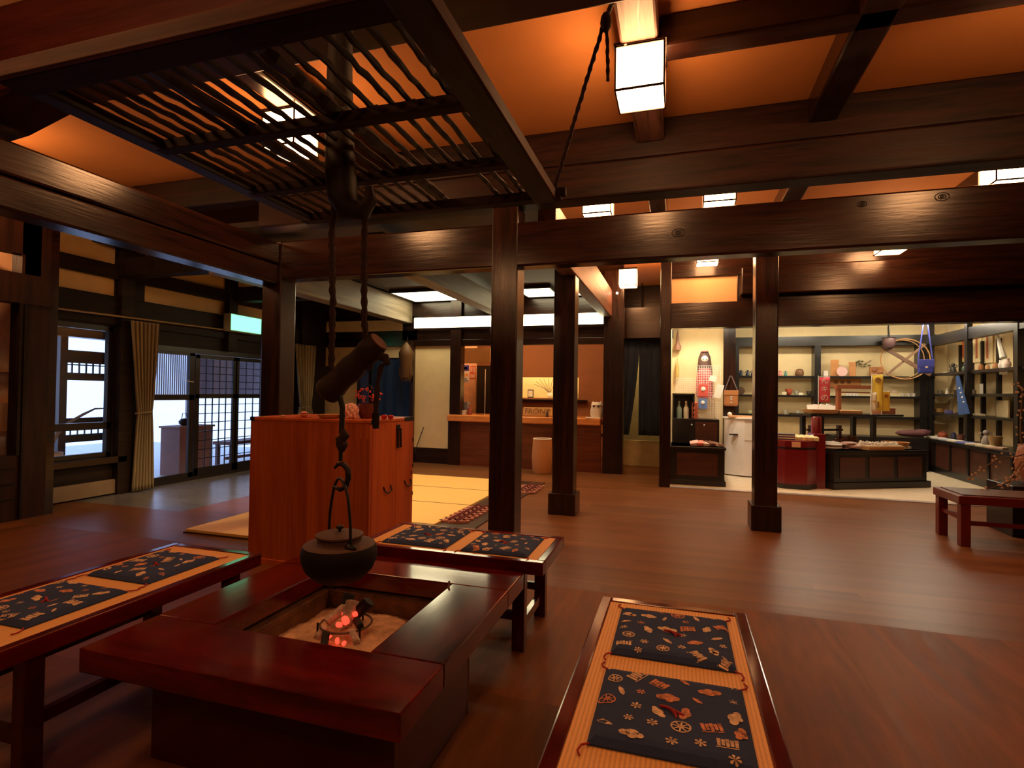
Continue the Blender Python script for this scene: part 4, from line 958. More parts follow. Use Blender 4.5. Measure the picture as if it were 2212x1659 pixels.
for dx, dy, z, s_ in ((.02, -.035, .355, .016), (.0, -.06, .345, .013), (.045, .0, .375, .012), (-.025, .01, .365, .010), (.035, -.12, .305, .010), (-.01, -.11, .31, .008), (.075, -.13, .30, .009)):
    chunk('glowing_ember', 'small red glowing ember between the charcoal pieces', dx, dy, z, (s_*2, s_), (.4, .3, random.random()*3), EMBER, 'ember')['group'] = 'glowing embers in the hearth'
# small wire twist at table edge
q = P(970, 1268, z=TZ)
one('twisted_wire_tag', 'small brown twisted wire lying over the inner table edge', 'wire', MB().tube([(-.015, .03, .012), (-.005, .015, .02), (0, 0, .008), (.002, -.01, .004), (-.004, -.03, -.02)], .005, 6), col((.12, .03, .015), .4), tuple(q), smooth=True)
# ================================================================== BENCHES
def bench(length, width, h, loc, rz, label, ins=.14):
    """long axis along local x"""
    t = thing('low_bench', label, 'bench', loc, rz, 'red lacquered benches round the hearth')
    L_, w = length/2, width/2; fr = .047; ah = .07
    MB().box(-L_, L_, -w, -w+fr, h-ah, h).build('rail', lacq, t, bevel=.006); MB().box(-L_, L_, w-fr, w, h-ah, h).build('rail', lacq, t, bevel=.006)
    MB().box(-L_, -L_+fr, -w+fr, w-fr, h-ah, h).build('rail', lacqY, t, bevel=.006); MB().box(L_-fr, L_, -w+fr, w-fr, h-ah, h).build('rail', lacqY, t, bevel=.006)
    MB().box(-L_+fr, L_-fr, -w+fr, w-fr, h-.035, h-.004).build('rush_seat', strawm, t)
    for sx in (-1, 1):
        for sy in (-1, 1): MB().box(sx*(L_-ins)-.035, sx*(L_-ins)+.035, sy*(w-.045)-.03, sy*(w-.045)+.03, 0, h-ah).build('leg', lacqD, t, bevel=.004)
        MB().box(sx*(L_-ins)-.015, sx*(L_-ins)+.015, -w+.075, w-.075, .10, .15).build('stretcher', lacqD, t)
    for sy in (-1, 1): MB().box(-L_+.175, L_-.175, sy*(w-.045)-.015, sy*(w-.045)+.015, .16, .205).build('stretcher', lacqD, t)
    return t
BH = .495
bench(1.15, .575, BH, (-1.257, 3.13, 0), 0, 'red bench behind the hearth with two navy cushions side by side')
bench(1.27, .62, BH, (-2.51, 1.865, 0), PI/2, 'red bench along the entrance side of the hearth', .17)
bench(1.3, .60, BH, (-.022, 1.83, 0), PI/2, 'red bench in front, pointing at the viewer, on the open floor')
# cushions
def add_motif(mb, kind, cx, cy, s, rot, z):
    """small printed figures as thin raised shapes"""
    c_, s_ = math.cos(rot), math.sin(rot)
    def T(x, y): return (cx+(x*c_-y*s_)*s, cy+(x*s_+y*c_)*s, z)
    def poly(pts): mb.add([T(*p) for p in pts], [tuple(range(len(pts)))])
    if kind == 'flower':
        for k_ in range(6):
            a = k_*PI/3; poly([(0, 0), (.5*math.cos(a-.3), .5*math.sin(a-.3)), (.6*math.cos(a), .6*math.sin(a)), (.5*math.cos(a+.3), .5*math.sin(a+.3))])
    elif kind == 'cloud':
        for dx, dy, r in ((-.5, 0, .42), (.05, .15, .5), (.55, -.05, .38), (.1, -.25, .36)): poly([(dx+r*math.cos(a*PI/5), dy+r*.8*math.sin(a*PI/5)) for a in range(10)])
    elif kind == 'wheel':
        n_ = 16
        for k_ in range(n_):
            a, b = 2*PI*k_/n_, 2*PI*(k_+1)/n_; poly([(.8*math.cos(a), .8*math.sin(a)), (.8*math.cos(b), .8*math.sin(b)), (.66*math.cos(b), .66*math.sin(b)), (.66*math.cos(a), .66*math.sin(a))])
        for k_ in range(8):
            a = k_*PI/4; poly([(.1*math.cos(a+1.5), .1*math.sin(a+1.5)), (.1*math.cos(a-1.5), .1*math.sin(a-1.5)), (.68*math.cos(a-.06), .68*math.sin(a-.06)), (.68*math.cos(a+.06), .68*math.sin(a+.06))])
    elif kind == 'fan':
        for k_ in range(5): x = -.8+k_*.36; poly([(x, -.5+.12*(k_ % 2)), (x+.26, -.5+.12*(k_ % 2)), (x+.34, .45+.1*((k_+1) % 2)), (x+.02, .55-.1*(k_ % 2))])
        poly([(-.95, -.68), (.9, -.68), (.9, -.58), (-.95, -.58)])
    elif kind == 'star':
        for k_ in range(3):
            a = k_*PI/3; poly([(-.5*math.cos(a)-.05*math.sin(a), -.5*math.sin(a)+.05*math.cos(a)), (.5*math.cos(a)-.05*math.sin(a), .5*math.sin(a)+.05*math.cos(a)), (.5*math.cos(a)+.05*math.sin(a), .5*math.sin(a)-.05*math.cos(a)), (-.5*math.cos(a)+.05*math.sin(a), -.5*math.sin(a)-.05*math.cos(a))])
    elif kind == 'leaf': poly([(-.7, -.1), (-.3, .2), (.4, .25), (.75, .05), (.3, -.22), (-.4, -.25)])
def cushion(w, d, seed, loc, rz, label):
    rnd = random.Random(seed)
    t = thing('patterned_seat_cushion', label, 'cushion', loc, rz, 'navy patterned cushions on the benches')
    th_ = .022; n = 22; vs = []; fs = []
    def zt(u, v):
        e = min(u, v, 1-u, 1-v); k_ = min(1, e/.08)
        return th_*(.25+.75*math.sin(k_*PI/2))-.008*math.exp(-(((u-.5)/.12)**2+((v-.5)/.12)**2))
    for j in range(n+1):
        for i in range(n+1):
            u, v = i/n, j/n; vs.append(((u-.5)*w, (v-.5)*d, zt(u, v)))
    o_ = len(vs); vs += [((i/n-.5)*w, (j/n-.5)*d, 0) for j in range(n+1) for i in range(n+1)]
    for j in range(n):
        for i in range(n): a = j*(n+1)+i; fs.append((a, a+1, a+n+2, a+n+1)); fs.append((o_+a, o_+a+n+1, o_+a+n+2, o_+a+1))
    for i in range(n):
        fs += [(i+1, i, o_+i, o_+i+1), (n*(n+1)+i, n*(n+1)+i+1, o_+n*(n+1)+i+1, o_+n*(n+1)+i), (i*(n+1), (i+1)*(n+1), o_+(i+1)*(n+1), o_+i*(n+1)), ((i+1)*(n+1)+n, i*(n+1)+n, o_+i*(n+1)+n, o_+(i+1)*(n+1)+n)]
    mb = MB().add(vs, fs)
    kinds = ['cloud', 'flower', 'wheel', 'fan', 'flower', 'leaf', 'cloud', 'star', 'leaf', 'flower', 'fan', 'cloud']
    pts = []; k_ = 0; tries = 0
    while len(pts) < 38 and tries < 1600:
        tries += 1; x, y = rnd.uniform(-.46, .46)*w, rnd.uniform(-.46, .46)*d; kd = kinds[k_ % len(kinds)]
        s = {'cloud': .035, 'flower': .025, 'wheel': .033, 'fan': .035, 'star': .027, 'leaf': .031}[kd]*rnd.uniform(.85, 1.15)
        if all(math.hypot(x-a, y-b) > (s+s2)*.98 for a, b, s2 in pts) and abs(x) < w/2-s*.85 and abs(y) < d/2-s*.85:
            pts.append((x, y, s)); k_ += 1
            mb.mi = 2 if rnd.random() < .3 else 1
            o2 = len(mb.v); add_motif(mb, kd, x, y, s, rnd.uniform(0, 6.28), 0)
            for i in range(o2, len(mb.v)):
                v_ = mb.v[i]; mb.v[i] = (v_[0], v_[1], zt(min(1, max(0, v_[0]/w+.5)), min(1, max(0, v_[1]/d+.5)))+.0012)
    me = cv = mb.build('cover', [navy, motif, motifr], t)
    MB().tube([(-.03, .012, .018), (-.01, .004, .022), (.012, -.008, .021), (.035, -.016, .017)], .0045, 6).tube([(0, 0, .022), (.012, -.02, .019), (.016, -.035, .018)], .004, 6).build('centre_tuft', redcord, cv, smooth=True)
    for sx in (-1, 1):
        for sy in (-1, 1):
            x, y = sx*w/2, sy*d/2
            MB().tube([(x-sx*.006, y, .006), (x+sx*.012, y+sy*.012, .006), (x+sx*.018, y+sy*.032, .004), (x+sx*.010, y+sy*.05, .003)], .0028, 5).build('corner_tie', redcord, cv, smooth=True)
    return t
# placement from the photograph (corner pixels on the bench top)
def cush_px(pxs, seed, label, rz=0):
    q = [P(a, b, z=BH+.01) for a, b in pxs]; xs = [v.x for v in q]; ys_ = [v.y for v in q]
    x0, x1 = sorted(xs)[0:2], sorted(xs)[2:4]; y0, y1 = sorted(ys_)[0:2], sorted(ys_)[2:4]
    x0, x1, y0, y1 = sum(x0)/2, sum(x1)/2, sum(y0)/2, sum(y1)/2
    cushion(x1-x0, y1-y0, seed, ((x0+x1)/2, (y0+y1)/2, BH-.003), rz, label)
cush_px([(1340, 1313), (1571, 1336), (1588, 1440), (1320, 1411)], 11, 'navy patterned cushion at the far end of the front bench')
cush_px([(1306, 1448), (1598, 1477), (1645, 1659), (1265, 1612)], 12, 'navy patterned cushion at the near end of the front bench')
cush_px([(888, 1132), (1012, 1147), (966, 1180), (829, 1169)], 13, 'navy patterned cushion on the back bench, next to the kettle')
cush_px([(1052, 1148), (1180, 1163), (1130, 1201), (990, 1184)], 14, 'navy patterned cushion on the back bench, at the end away from the kettle')
cush_px([(352, 1187), (468, 1203), (322, 1258), (193, 1239)], 15, 'navy patterned cushion at the far end of the entrance side bench')
cush_px([(150, 1252), (270, 1275), (48, 1355), (-95, 1320)], 16, 'navy patterned cushion at the near end of the entrance side bench')
# ================================================================== TANSU (orange chest)
CX0, CX1, CY0, CH = -3.33, -2.225, 3.63, 1.178
CY1 = P(893, 950, x=CX1).y
cab = thing('orange_wooden_chest', 'tall orange cypress chest with black iron fittings', 'chest', ((CX0+CX1)/2, (CY0+CY1)/2, 0))
hx, hy = (CX1-CX0)/2, (CY1-CY0)/2
MB().box(-hx, hx, -hy+.012, hy, .02, CH-.025).build('body', tansuY, cab, bevel=.004)
MB().box(-hx, hx, -hy, -hy+.012, .03, CH-.025).build('back_panel', tansu, cab)
MB().box(-hx-.006, hx+.006, -hy-.006, hy+.006, CH-.025, CH).build('top_board', tansuY, cab, bevel=.004)
MB().box(-hx+.02, hx+.004, -hy-.01, hy, 0, .045).build('plinth', tansuY, cab, bevel=.003)
def side(py, px): q = P(px, py, x=CX1); return q.y-(CY0+CY1)/2, q.z
for px0, px1, py0, py1 in ((800, 816, 905, 912), (873, 893, 903, 910)):
    y0, z1 = side(py0, px0); y1, z0 = side(py1, px1)
    MB().box(hx, hx+.008, y0, y1, CH-.03, CH+.003).build('corner_plate', iron, cab)
for (px, py) in ((891, 950), (891, 1005), (888, 1020), (890, 1065)):
    y_, z_ = side(py, px); MB().box(hx, hx+.006, y_-.012, y_+.004, z_-.015, z_+.015).build('iron_stud', iron, cab)
def pull(px, py0, py1, w):
    y_, z1 = side(py0, px); _, z0 = side(py1, px)
    pl_ = MB().box(hx, hx+.01, y_-w, y_+w, z1-.03, z1+.01).build('handle_plate', iron, cab, bevel=.002)
    MB().tube([(hx+.015, y_-w*.8, z1-.02), (hx+.02, y_-w*.8, z0), (hx+.02, y_+w*.8, z0), (hx+.015, y_+w*.8, z1-.02)], .009, 6).build('handle', iron, pl_, smooth=True)
pull(859, 920, 966, .03)
ys_m = side(950, 856)[0]
drs = [MB().box(hx, hx+.0035, -hy+.03, ys_m-.003, .06, CH-.035).build('door', tansuY, cab), MB().box(hx, hx+.0035, ys_m+.003, hy-.012, .06, CH-.035).build('door', tansuY, cab)]
for px, py, dr_ in ((835, 1052, drs[0]), (879, 1038, drs[1])):
    y_, z_ = side(py, px)
    MB().tube([(hx+.004, y_-.055, z_+.01), (hx+.02, y_-.05, z_-.03), (hx+.022, y_, z_-.045), (hx+.02, y_+.05, z_-.03), (hx+.004, y_+.055, z_+.01)], .006, 6).build('handle', iron, dr_, smooth=True)
MB().box(-hx, -hx+.04, -hy-.008, -hy, CH-.03, CH+.002).build('corner_plate', iron, cab)
# things on the chest
def onc(px, dy=.12): q = P(px, 895, y=CY0+dy); return (q.x, CY0+dy, CH)
tb_ = thing('berry_basket', 'dark woven basket with an arched handle and red berry sprays on the chest', 'basket', onc(795, .25))
MB().lathe([(.055, 0), (.065, .01), (.075, .06), (.08, .12), (.072, .12), (.065, .02), (0, .015)], 20).build('body', straw('dark_wicker', (.05, .006, .004), (.20, .03, .015), 'Z', 120), tb_, smooth=True)
MB().tube([(.075*math.cos(PI*i/12), 0, .12+.15*math.sin(PI*i/12)) for i in range(13)], .004, 6).build('handle', iron, tb_, smooth=True)
for i in range(9):
    a = i*.7; r_ = .05+.07*((i*37) % 10)/10; zz = .15+.10*((i*53) % 10)/10
    MB().tube([(0, 0, .1), (r_*.5*math.cos(a), r_*.5*math.sin(a), zz*.8), (r_*math.cos(a), r_*math.sin(a), zz)], .002, 5).build('stem', col((.1, .03, .02)), tb_)
    b_m = MB()
    for k_ in range(7): b_m.ball((r_*math.cos(a)+random.uniform(-.02, .02), r_*math.sin(a)+random.uniform(-.02, .02), zz+random.uniform(-.03, .025)), .0075, 8)
    b_m.build('berries', col((.75, .06, .03), .35), tb_, smooth=True)
fp = onc(757, .14)
fl = thing('pink_flower_ball', 'pink and cream artificial flower ball on the chest', 'flower', fp)
mb = MB()
for i in range(40):
    a = i*2.4; zz = 1-2*(i+.5)/40; r_ = math.sqrt(1-zz*zz); mb.ball((.055*r_*math.cos(a), .055*r_*math.sin(a), .06+.05*zz), .018, 6)
mb.build('petals', col((.90, .55, .45), .7), fl, smooth=True); MB().ball((0, -.062, .055), .014, 8).build('centre', col((.7, .15, .1)), fl, smooth=True)
one('oval_wicker_tray', 'shallow oval wicker tray on the chest behind the rope', 'tray', MB().lathe([(.06, 0), (.08, .008), (.095, .032), (.088, .032), (.07, .012), (0, .01)], 24), wicker, onc(712, .1), smooth=True)
sm = thing('temari_ball', 'small purple and orange decorated ball on a red cloth on the chest', 'ornament', onc(657, .1))
MB().ball((0, 0, .028), .028, 16, (1.2, 1, .9)).build('body', col((.65, .25, .10), .5), sm, smooth=True); MB().tube([(.034*math.cos(a*PI/8), .028*math.sin(a*PI/8), .036) for a in range(16)], .004, 5, closed=True).build('band', col((.25, .04, .25), .5), sm, smooth=True)
MB().box(-.05, .05, -.03, .03, 0, .004).build('cloth', redcord, sm)
one('tiny_stone_ornament', 'tiny pale stone ornament at the left of the chest top', 'ornament', MB().ball((0, 0, .01), .018, 8, (1.4, 1, .5)), col((.6, .35, .2)), onc(611, .08), smooth=True)
for px, lab in ((830, 'tiny red pot beside the berry basket on the chest'), (844, 'tiny red pot at the right end of the chest top')):
    one('tiny_red_pot', lab, 'pot', MB().lathe([(.012, 0), (.022, .012), (.022, .03), (.014, .036), (0, .036)], 12), col((.62, .03, .03), .35), onc(px, .2), smooth=True, group='tiny red pots on the chest')
# ================================================================== RIGHT BENCH with flowering branch
e1 = P(2074, 1177, z=0); q = P(2082, 1067, y=e1.y); bh2 = q.z
rb = thing('dark_red_bench', 'dark red wooden bench at the right edge of the hall', 'bench', (0, 0, 0))
bx0, bx1, by0, by1 = 2.56, 4.1, 6.22, 6.78
mb = MB().box(bx0, bx1, by0, by1, bh2-.09, bh2-.01).build('seat_frame', flat('dark_red_wood', (.12, .008, .005), .3, coat=.2), rb, bevel=.008)
MB().box(bx0+.05, bx1-.05, by0+.05, by1-.05, bh2-.012, bh2).build('seat_panel', flat('brown_seat', (.10, .035, .018), .35), rb)
for x in (bx0+.02, bx1-.1):
    for y in (by0+.01, by1-.09): MB().box(x, x+.08, y, y+.08, 0, bh2-.09).build('leg', flat('dark_red_wood2', (.12, .008, .005), .3) if False else bpy.data.materials['dark_red_wood'], rb, bevel=.004)
MB().box(bx0+.1, bx1-.1, by0+.04, by0+.07, .20, .24).build('stretcher', bpy.data.materials['dark_red_wood'], rb); MB().box(bx0+.045, bx0+.075, by0+.09, by1-.09, .24, .28).build('stretcher', bpy.data.materials['dark_red_wood'], rb)
vp = P(2215, 1045, y=7.1)
vs_ = thing('flower_vessel', 'round brown clay vessel with long flowering branches behind the red bench', 'vase', (vp.x+.12, 7.1, 0))
st_h = P(2212, 1045, y=7.1).z
MB().box(-.35, .35, -.25, .25, 0, st_h).build('stand', blackw, vs_, bevel=.006)
MB().lathe([(.12, st_h), (.17, st_h+.05), (.2, st_h+.22), (.17, st_h+.38), (.14, st_h+.42), (.11, st_h+.40), (0, st_h+.3)], 24).build('body', col((.30, .10, .03), .45), vs_, smooth=True)
o0 = Vector((vp.x+.12, 7.1, 0)); root = Vector((0, 0, st_h+.38))
def spray(pxs, name='branch'):
    pts = [root]+[P(a, b, y=yy)-o0 for a, b, yy in pxs]
    pts = smoothpath(pts, 4); MB().tube(pts, [.008-.006*i/len(pts) for i in range(len(pts))], 5).build(name, col((.12, .06, .03)), vs_, smooth=True)
    rnd = random.Random(len(pts)+int(pxs[0][0])); mb = MB()
    for p in pts[4:]:
        for k_ in range(2 if rnd.random() < .6 else 1):
            c_ = p+Vector((rnd.uniform(-.04, .04), rnd.uniform(-.04, .04), rnd.uniform(-.04, .05)))
            for f in range(5):
                a = 2*PI*f/5; mb.ball((c_.x+.007*math.cos(a), c_.y+.003, c_.z+.007*math.sin(a)), .0055, 6)
    mb.build('blossoms', col((.55, .34, .22), .7), vs_, smooth=True)
spray([(2200, 985, 7.0), (2160, 990, 6.9), (2120, 1015, 6.8), (2094, 1036, 6.75)])
spray([(2205, 1000, 6.9), (2180, 1040, 6.8), (2150, 1050, 6.7), (2105, 1072, 6.6)])
spray([(2208, 960, 7.1), (2205, 900, 7.1), (2208, 850, 7.1), (2200, 835, 7.1)])
spray([(2210, 1005, 6.9), (2195, 1030, 6.85), (2175, 1045, 6.85)])
# ================================================================== SOUVENIR SHOP
SB = 13.0
struct('ceiling_shop', B_(-.12, 6.9, 8.8, 13.2, 2.95, 3.02), creamw)
struct('wall_shop_back', B_(P(1588, 800, y=SB).x-.1, 6.0, SB+.25, SB+.35, 0, 2.95), creamw)
struct('wall_shop_right', B_(5.25, 5.35, 8.82, SB+.25, 0, 2.95), creamw)
YK2 = 10.75
xk0, xk1 = -.12, P(1562, 800, y=YK2).x
struct('wall_shop_nook', B_(xk0, xk1, YK2, YK2+.1, 0, 2.95).box(xk1-.02, xk1+.02, YK2+.1, SB+.3, 0, 2.95), creamw)
trim(B_(xk1, P(1589, 800, y=YK2-.05).x, YK2-.06, YK2+.15, 0, 2.95), postZ)
for i, (x, y) in enumerate(((.55, 9.3), (2.2, 9.7), (3.9, 10.6), (2.4, 12.2), (4.3, 12.1))):  # unseen tubes added to brighten the shop
    t = thing('shop_fill_tube', ['tube light', '', '', '', ''][0]+' added unseen on the shop ceiling behind the shop front beam, '+['above the nook', 'above the red cabinet', 'above the display island', 'before the back shelves', 'in the far corner'][i], 'lamp', (x, y, 2.86), group='added tube lights on the shop ceiling')
    MB().box(-.5, .5, -.04, .04, 0, .03).build('tube', SHOPL, t); MB().box(-.52, .52, -.06, .06, .03, .09).build('housing', paperm, t)
downlight(.35, 9.9, 2.93, 110, 'added downlight brightening the nook over the kimono doll', 130, (1.0, .86, .62))
# back shelves
sx0, sx1 = P(1588, 800, y=SB).x, 4.95
sh = thing('shop_back_shelves', 'long dark wall shelves along the back of the souvenir shop', 'shelf', (0, 0, 0))
zsh = [P(1680, v, y=SB).z for v in (812, 853, 895)]
for z in zsh: MB().box(sx0, sx1, SB-.0, SB+.25, z-.045, z).build('shelf_board', blackw, sh)
zt_ = P(1680, 748, y=SB).z; MB().box(sx0, sx1, SB-.05, SB+.25, zt_, zt_+.2).build('top_beam', blackw, sh)
for px in (1590, 1766, 1994): x = P(px, 800, y=SB-.02).x; MB().box(x-.06, x+.06, SB-.04, SB+.25, 0, zt_).build('upright', blackw, sh)
MB().box(sx0, sx1, SB-.02, SB+.25, 0, .35).build('base', brownp, sh)
# right shelves and long counter
XS = 4.85
rs = thing('shop_side_shelves', 'dark open shelves along the right wall of the souvenir shop', 'shelf', (0, 0, 0))
zr = [P(2030, v, x=XS).z for v in (806, 851, 893)]
for z in zr: MB().box(XS, 5.25, 9.2, SB-.06, z-.045, z).build('shelf_board', blackw, rs)
for px in (2011, 2092, 2201): y = P(px, 800, x=XS).y; MB().box(XS-.04, XS+.04, y-.05, y+.05, .6, 2.95).build('upright', blackw, rs)
for y in (12.6, 12.2, 11.8, 11.3, 10.8, 10.4): MB().box(5.19, 5.25, y-.03, y+.03, .6, 2.45).build('back_stile', blackw, rs)
zq = P(2013, 748, x=XS).z; MB().box(XS-.03, XS+.1, 8.9, SB-.06, zq, zq+.2).build('top_beam', blackw, rs)
cn = thing('shop_side_counter', 'long low dark counter with brown panels below the side shelves', 'counter', (0, 0, 0))
zct = P(2100, 962, x=XS-.2).z
MB().box(XS-.25, 5.2, 9.1, SB-.06, zct-.06, zct).build('countertop', blackw, cn, bevel=.005)
MB().box(XS-.18, 5.2, 9.1, SB-.06, .0, .12).build('base', blackw, cn)
for i in range(6):
    y0 = 9.15+i*.63; MB().box(XS-.18, XS-.12, y0, y0+.57, .12, zct-.06).build('panel', brownp, cn); MB().box(XS-.2, XS-.1, y0+.57, y0+.63, .12, zct-.06).build('stile', blackw, cn)
# goods -------------------------------------------------------------
def good(name, label, cat, px, py, kind, wpx, hpx, c, y=SB+.1, z=None, group=None, x=None, rough=.5):
    q = P(px, py, y=y) if x is None else P(px, py, x=x)
    dep = (q-CAM).dot(FW); k_ = dep/FPX
    w, h = wpx*k_, hpx*k_
    mb = MB(); zz = z if z is not None else q.z
    o = small(name, label, cat, px, kind, w, h, c, y=q.y, zt=zz, group=group, rough=rough)
    o.location.x = q.x
    if x is not None and kind in ('plaque', 'dish', 'box'): o.rotation_euler.z = PI/2*.85
    return o
Z1, Z2, Z3 = zsh
G1, G2, G3 = 'goods on the upper back shelf of the shop', 'goods on the middle back shelf of the shop', 'goods on the lower back shelf of the shop'
for px, lab in ((1600, 'dark blue figurine with raised arms, the one nearest the nook post'), (1615, 'dark blue figurine with raised arms, middle of three on the upper shelf'), (1626, 'dark blue figurine with raised arms, partly behind the dark post')):
    good('blue_figurine', lab, 'figurine', px, 808, 'figure', 10, 13, (.05, .07, .12), z=Z1, group=G1)
good('pink_figurine', 'small pink figurine on the upper shelf beside the dark post', 'figurine', 1685, 808, 'figure', 8, 13, (.75, .25, .25), z=Z1, group=G1)
good('teal_figurine', 'small teal figurine on the upper shelf beside the pink one', 'figurine', 1697, 808, 'figure', 8, 12, (.08, .25, .22), z=Z1, group=G1)
good('brown_lidded_pot', 'brown lidded pot on the upper shelf of the shop', 'pot', 1727, 808, 'jar', 17, 16, (.20, .09, .04), z=Z1, group=G1)
good('white_ornament', 'small white ornament with a dark dot on the upper shelf', 'ornament', 1783, 808, 'box', 9, 12, (.85, .75, .68), z=Z1, group=G1)
good('upright_wood_plaque', 'tall orange wooden plaque leaning left of the pink fan', 'plaque', 1803, 808, 'plaque', 15, 36, (.55, .24, .08), z=Z1, group=G1)
good('small_wood_plaque', 'orange wooden plaque leaning right of the pink fan', 'plaque', 1841, 808, 'plaque', 13, 31, (.55, .24, .08), z=Z1, group=G1)
good('round_pink_fan', 'round pink and white paper fan on the upper shelf', 'fan', 1819, 808, 'dish', 20, 20, (.80, .50, .48), y=SB+.04, z=Z1, group=G1)
q = P(1893, 808, y=SB+.1); wo = thing('carved_wood_relief', 'brown carved wood relief on the upper shelf below the branch', 'ornament', (q.x, SB+.1, Z1))
MB().box(-.13, .13, -.02, .02, 0, .2).build('board', col((.38, .15, .05)), wo, bevel=.01); MB().ball((-.04, -.02, .13), .05, 10, (1, .4, 1)).ball((.06, -.02, .08), .055, 10, (1, .4, .8)).build('carving', col((.30, .11, .04)), wo, smooth=True)
q = P(1868, 790, y=SB+.1); br = thing('leafy_twig', 'dark leafy twig fixed on the shop wall', 'branch', (q.x, SB+.2, q.z))
MB().tube([(-.14, 0, .1), (0, 0, .02), (.15, 0, .12)], .006, 5).tube([(-.05, 0, .04), (-.02, 0, -.04)], .005, 5).build('twig', col((.08, .05, .03)), br)
mb = MB(); [mb.ball((random.uniform(-.15, .15), -.01, random.uniform(-.02, .13)), .02, 6, (1.4, .3, .8)) for i in range(12)]; mb.build('leaves', col((.10, .09, .03)), br)
# big wheel ornament
q = P(1953, 776, y=SB-.1); wh = thing('straw_wheel_ornament', 'big straw hoop ornament with crossed wooden bars hanging in the shop', 'ornament', (q.x, SB-.15, q.z))
R_ = 38*13.3/FPX
MB().tube([(R_*math.cos(a*PI/18), 0, R_*math.sin(a*PI/18)*.95) for a in range(36)], .012, 6, closed=True).build('hoop', wicker, wh, smooth=True)
MB().tube([(R_*.88*math.cos(a*PI/18)-.04, .02, R_*.9*math.sin(a*PI/18)) for a in range(36)], .008, 6, closed=True).build('inner_hoop', wicker, wh, smooth=True)
MB().bar((-R_*.95, -.02, R_*.6), (R_*1.0, -.02, -R_*.75), .03, .07).build('bar', col((.16, .08, .05)), wh); MB().bar((-R_*.75, .0, -R_*.75), (R_*.8, .0, R_*.7), .02, .045).build('bar', col((.22, .12, .07)), wh)
q = P(1920, 740, y=SB-.3); mk = thing('carved_mask', 'dark carved ornament hanging from a black cord above the hoop', 'ornament', (q.x, SB-.3, q.z))
MB().lathe([(.03, -.14), (.09, -.1), (.12, .0), (.11, .08), (.13, .1), (.0, .11)], 12).build('body', col((.10, .05, .05), .4), mk, smooth=True)
MB().tube([(0, 0, .1), (-.01, 0, .3), (.0, 0, .42)], [.02, .014, .008], 6).build('cord', iron, mk)
q = P(1999, 795, y=12.2); bg_ = thing('blue_shoulder_bag', 'bright blue shoulder bag hanging by its strap in the shop corner', 'bag', (q.x, 12.2, q.z))
MB().box(-.13, .13, -.04, .04, -.1, .16).build('body', col((.04, .05, .30), .5), bg_, bevel=.03); MB().box(-.13, .13, -.05, -.04, .02, .16).build('flap', col((.05, .06, .34), .5), bg_, bevel=.01)
MB().tube([(-.12, 0, .14), (-.02, 0, .95), (.02, 0, .95), (.12, 0, .14)], .012, 6).build('strap', col((.05, .06, .34), .5), bg_); MB().box(-.02, .02, -.058, -.05, .0, .03).build('buckle', col((.8, .6, .4), .3), bg_)
# middle shelf
good('brown_plate', 'round brown plate standing on the middle shelf beside the nook post', 'plate', 1600, 850, 'dish', 15, 16, (.14, .07, .04), z=Z2, group=G2)
good('red_bowl', 'red bowl standing on the middle shelf of the shop', 'bowl', 1704, 850, 'bowl', 15, 13, (.62, .12, .06), z=Z2, group=G2)
good('pale_card', 'small pale card left of the red bowl', 'card', 1694, 850, 'plaque', 9, 7, (.85, .78, .55), z=Z2, y=SB+.03, group=G2)
good('glass_cup', 'small glassy cup right of the red bowl', 'cup', 1720, 850, 'cup', 8, 9, (.5, .5, .42), z=Z2, group=G2)
good('white_card', 'tiny white card on the middle shelf right of the glassy cup', 'card', 1730, 850, 'plaque', 8, 5, (.9, .85, .7), z=Z2, y=SB+.03, group=G2)
good('dark_bowl', 'dark small bowl at the right of the middle shelf bay', 'bowl', 1748, 850, 'bowl', 12, 9, (.12, .11, .09), z=Z2, group=G2)
good('white_sake_flask', 'small white flask on the middle shelf behind the red banner', 'flask', 1808, 850, 'vase', 9, 12, (.85, .8, .72), z=Z2, group=G2)
for i, px in enumerate((1830, 1837, 1844, 1851)): good('white_cup', 'white cup, number %s from the flask in the row of four' % ['one', 'two', 'three', 'four'][i], 'cup', px, 850, 'cup', 7, 7, (.88, .82, .74), z=Z2, group='row of four white cups')
q = P(1824, 826, y=SB+.2); one('wide_wood_signboard', 'wide orange wooden board with dark carved strokes on the shop wall', 'sign', MB().box(-.31, .31, -.015, .015, -.11, .11).mat(1).box(-.2, -.12, -.018, -.015, -.03, .03).box(-.07, .0, -.018, -.015, -.03, .03).box(.05, .12, -.018, -.015, -.03, .03), [col((.55, .24, .07)), col((.2, .07, .02))], (q.x, SB+.22, q.z))
for i, px in enumerate((1950, 1963, 1973)): good('white_teacup', 'white teacup on the middle shelf, %s' % ['beside the reddish stand', 'middle of the three', 'nearest the corner'][i], 'cup', px, 850, 'cup', 8, 7, (.85, .78, .7), z=Z2, group='three white teacups')
for px, lab in ((1696, 'small clear glass on the lower shelf, beside the post'), (1722, 'small clear glass on the lower shelf, middle of the bay')): good('clear_glass', lab, 'glass', px, 892, 'cup', 9, 9, (.6, .58, .5), z=Z3, group=G3)
good('pale_jar', 'pale labelled jar on the lower shelf at the bay corner', 'jar', 1752, 892, 'jar', 16, 14, (.62, .50, .3), z=Z3, group=G3)
good('small_green_box', 'tiny greenish box on the lower shelf left of the post', 'box', 1620, 892, 'box', 8, 7, (.55, .55, .3), z=Z3, group=G3)
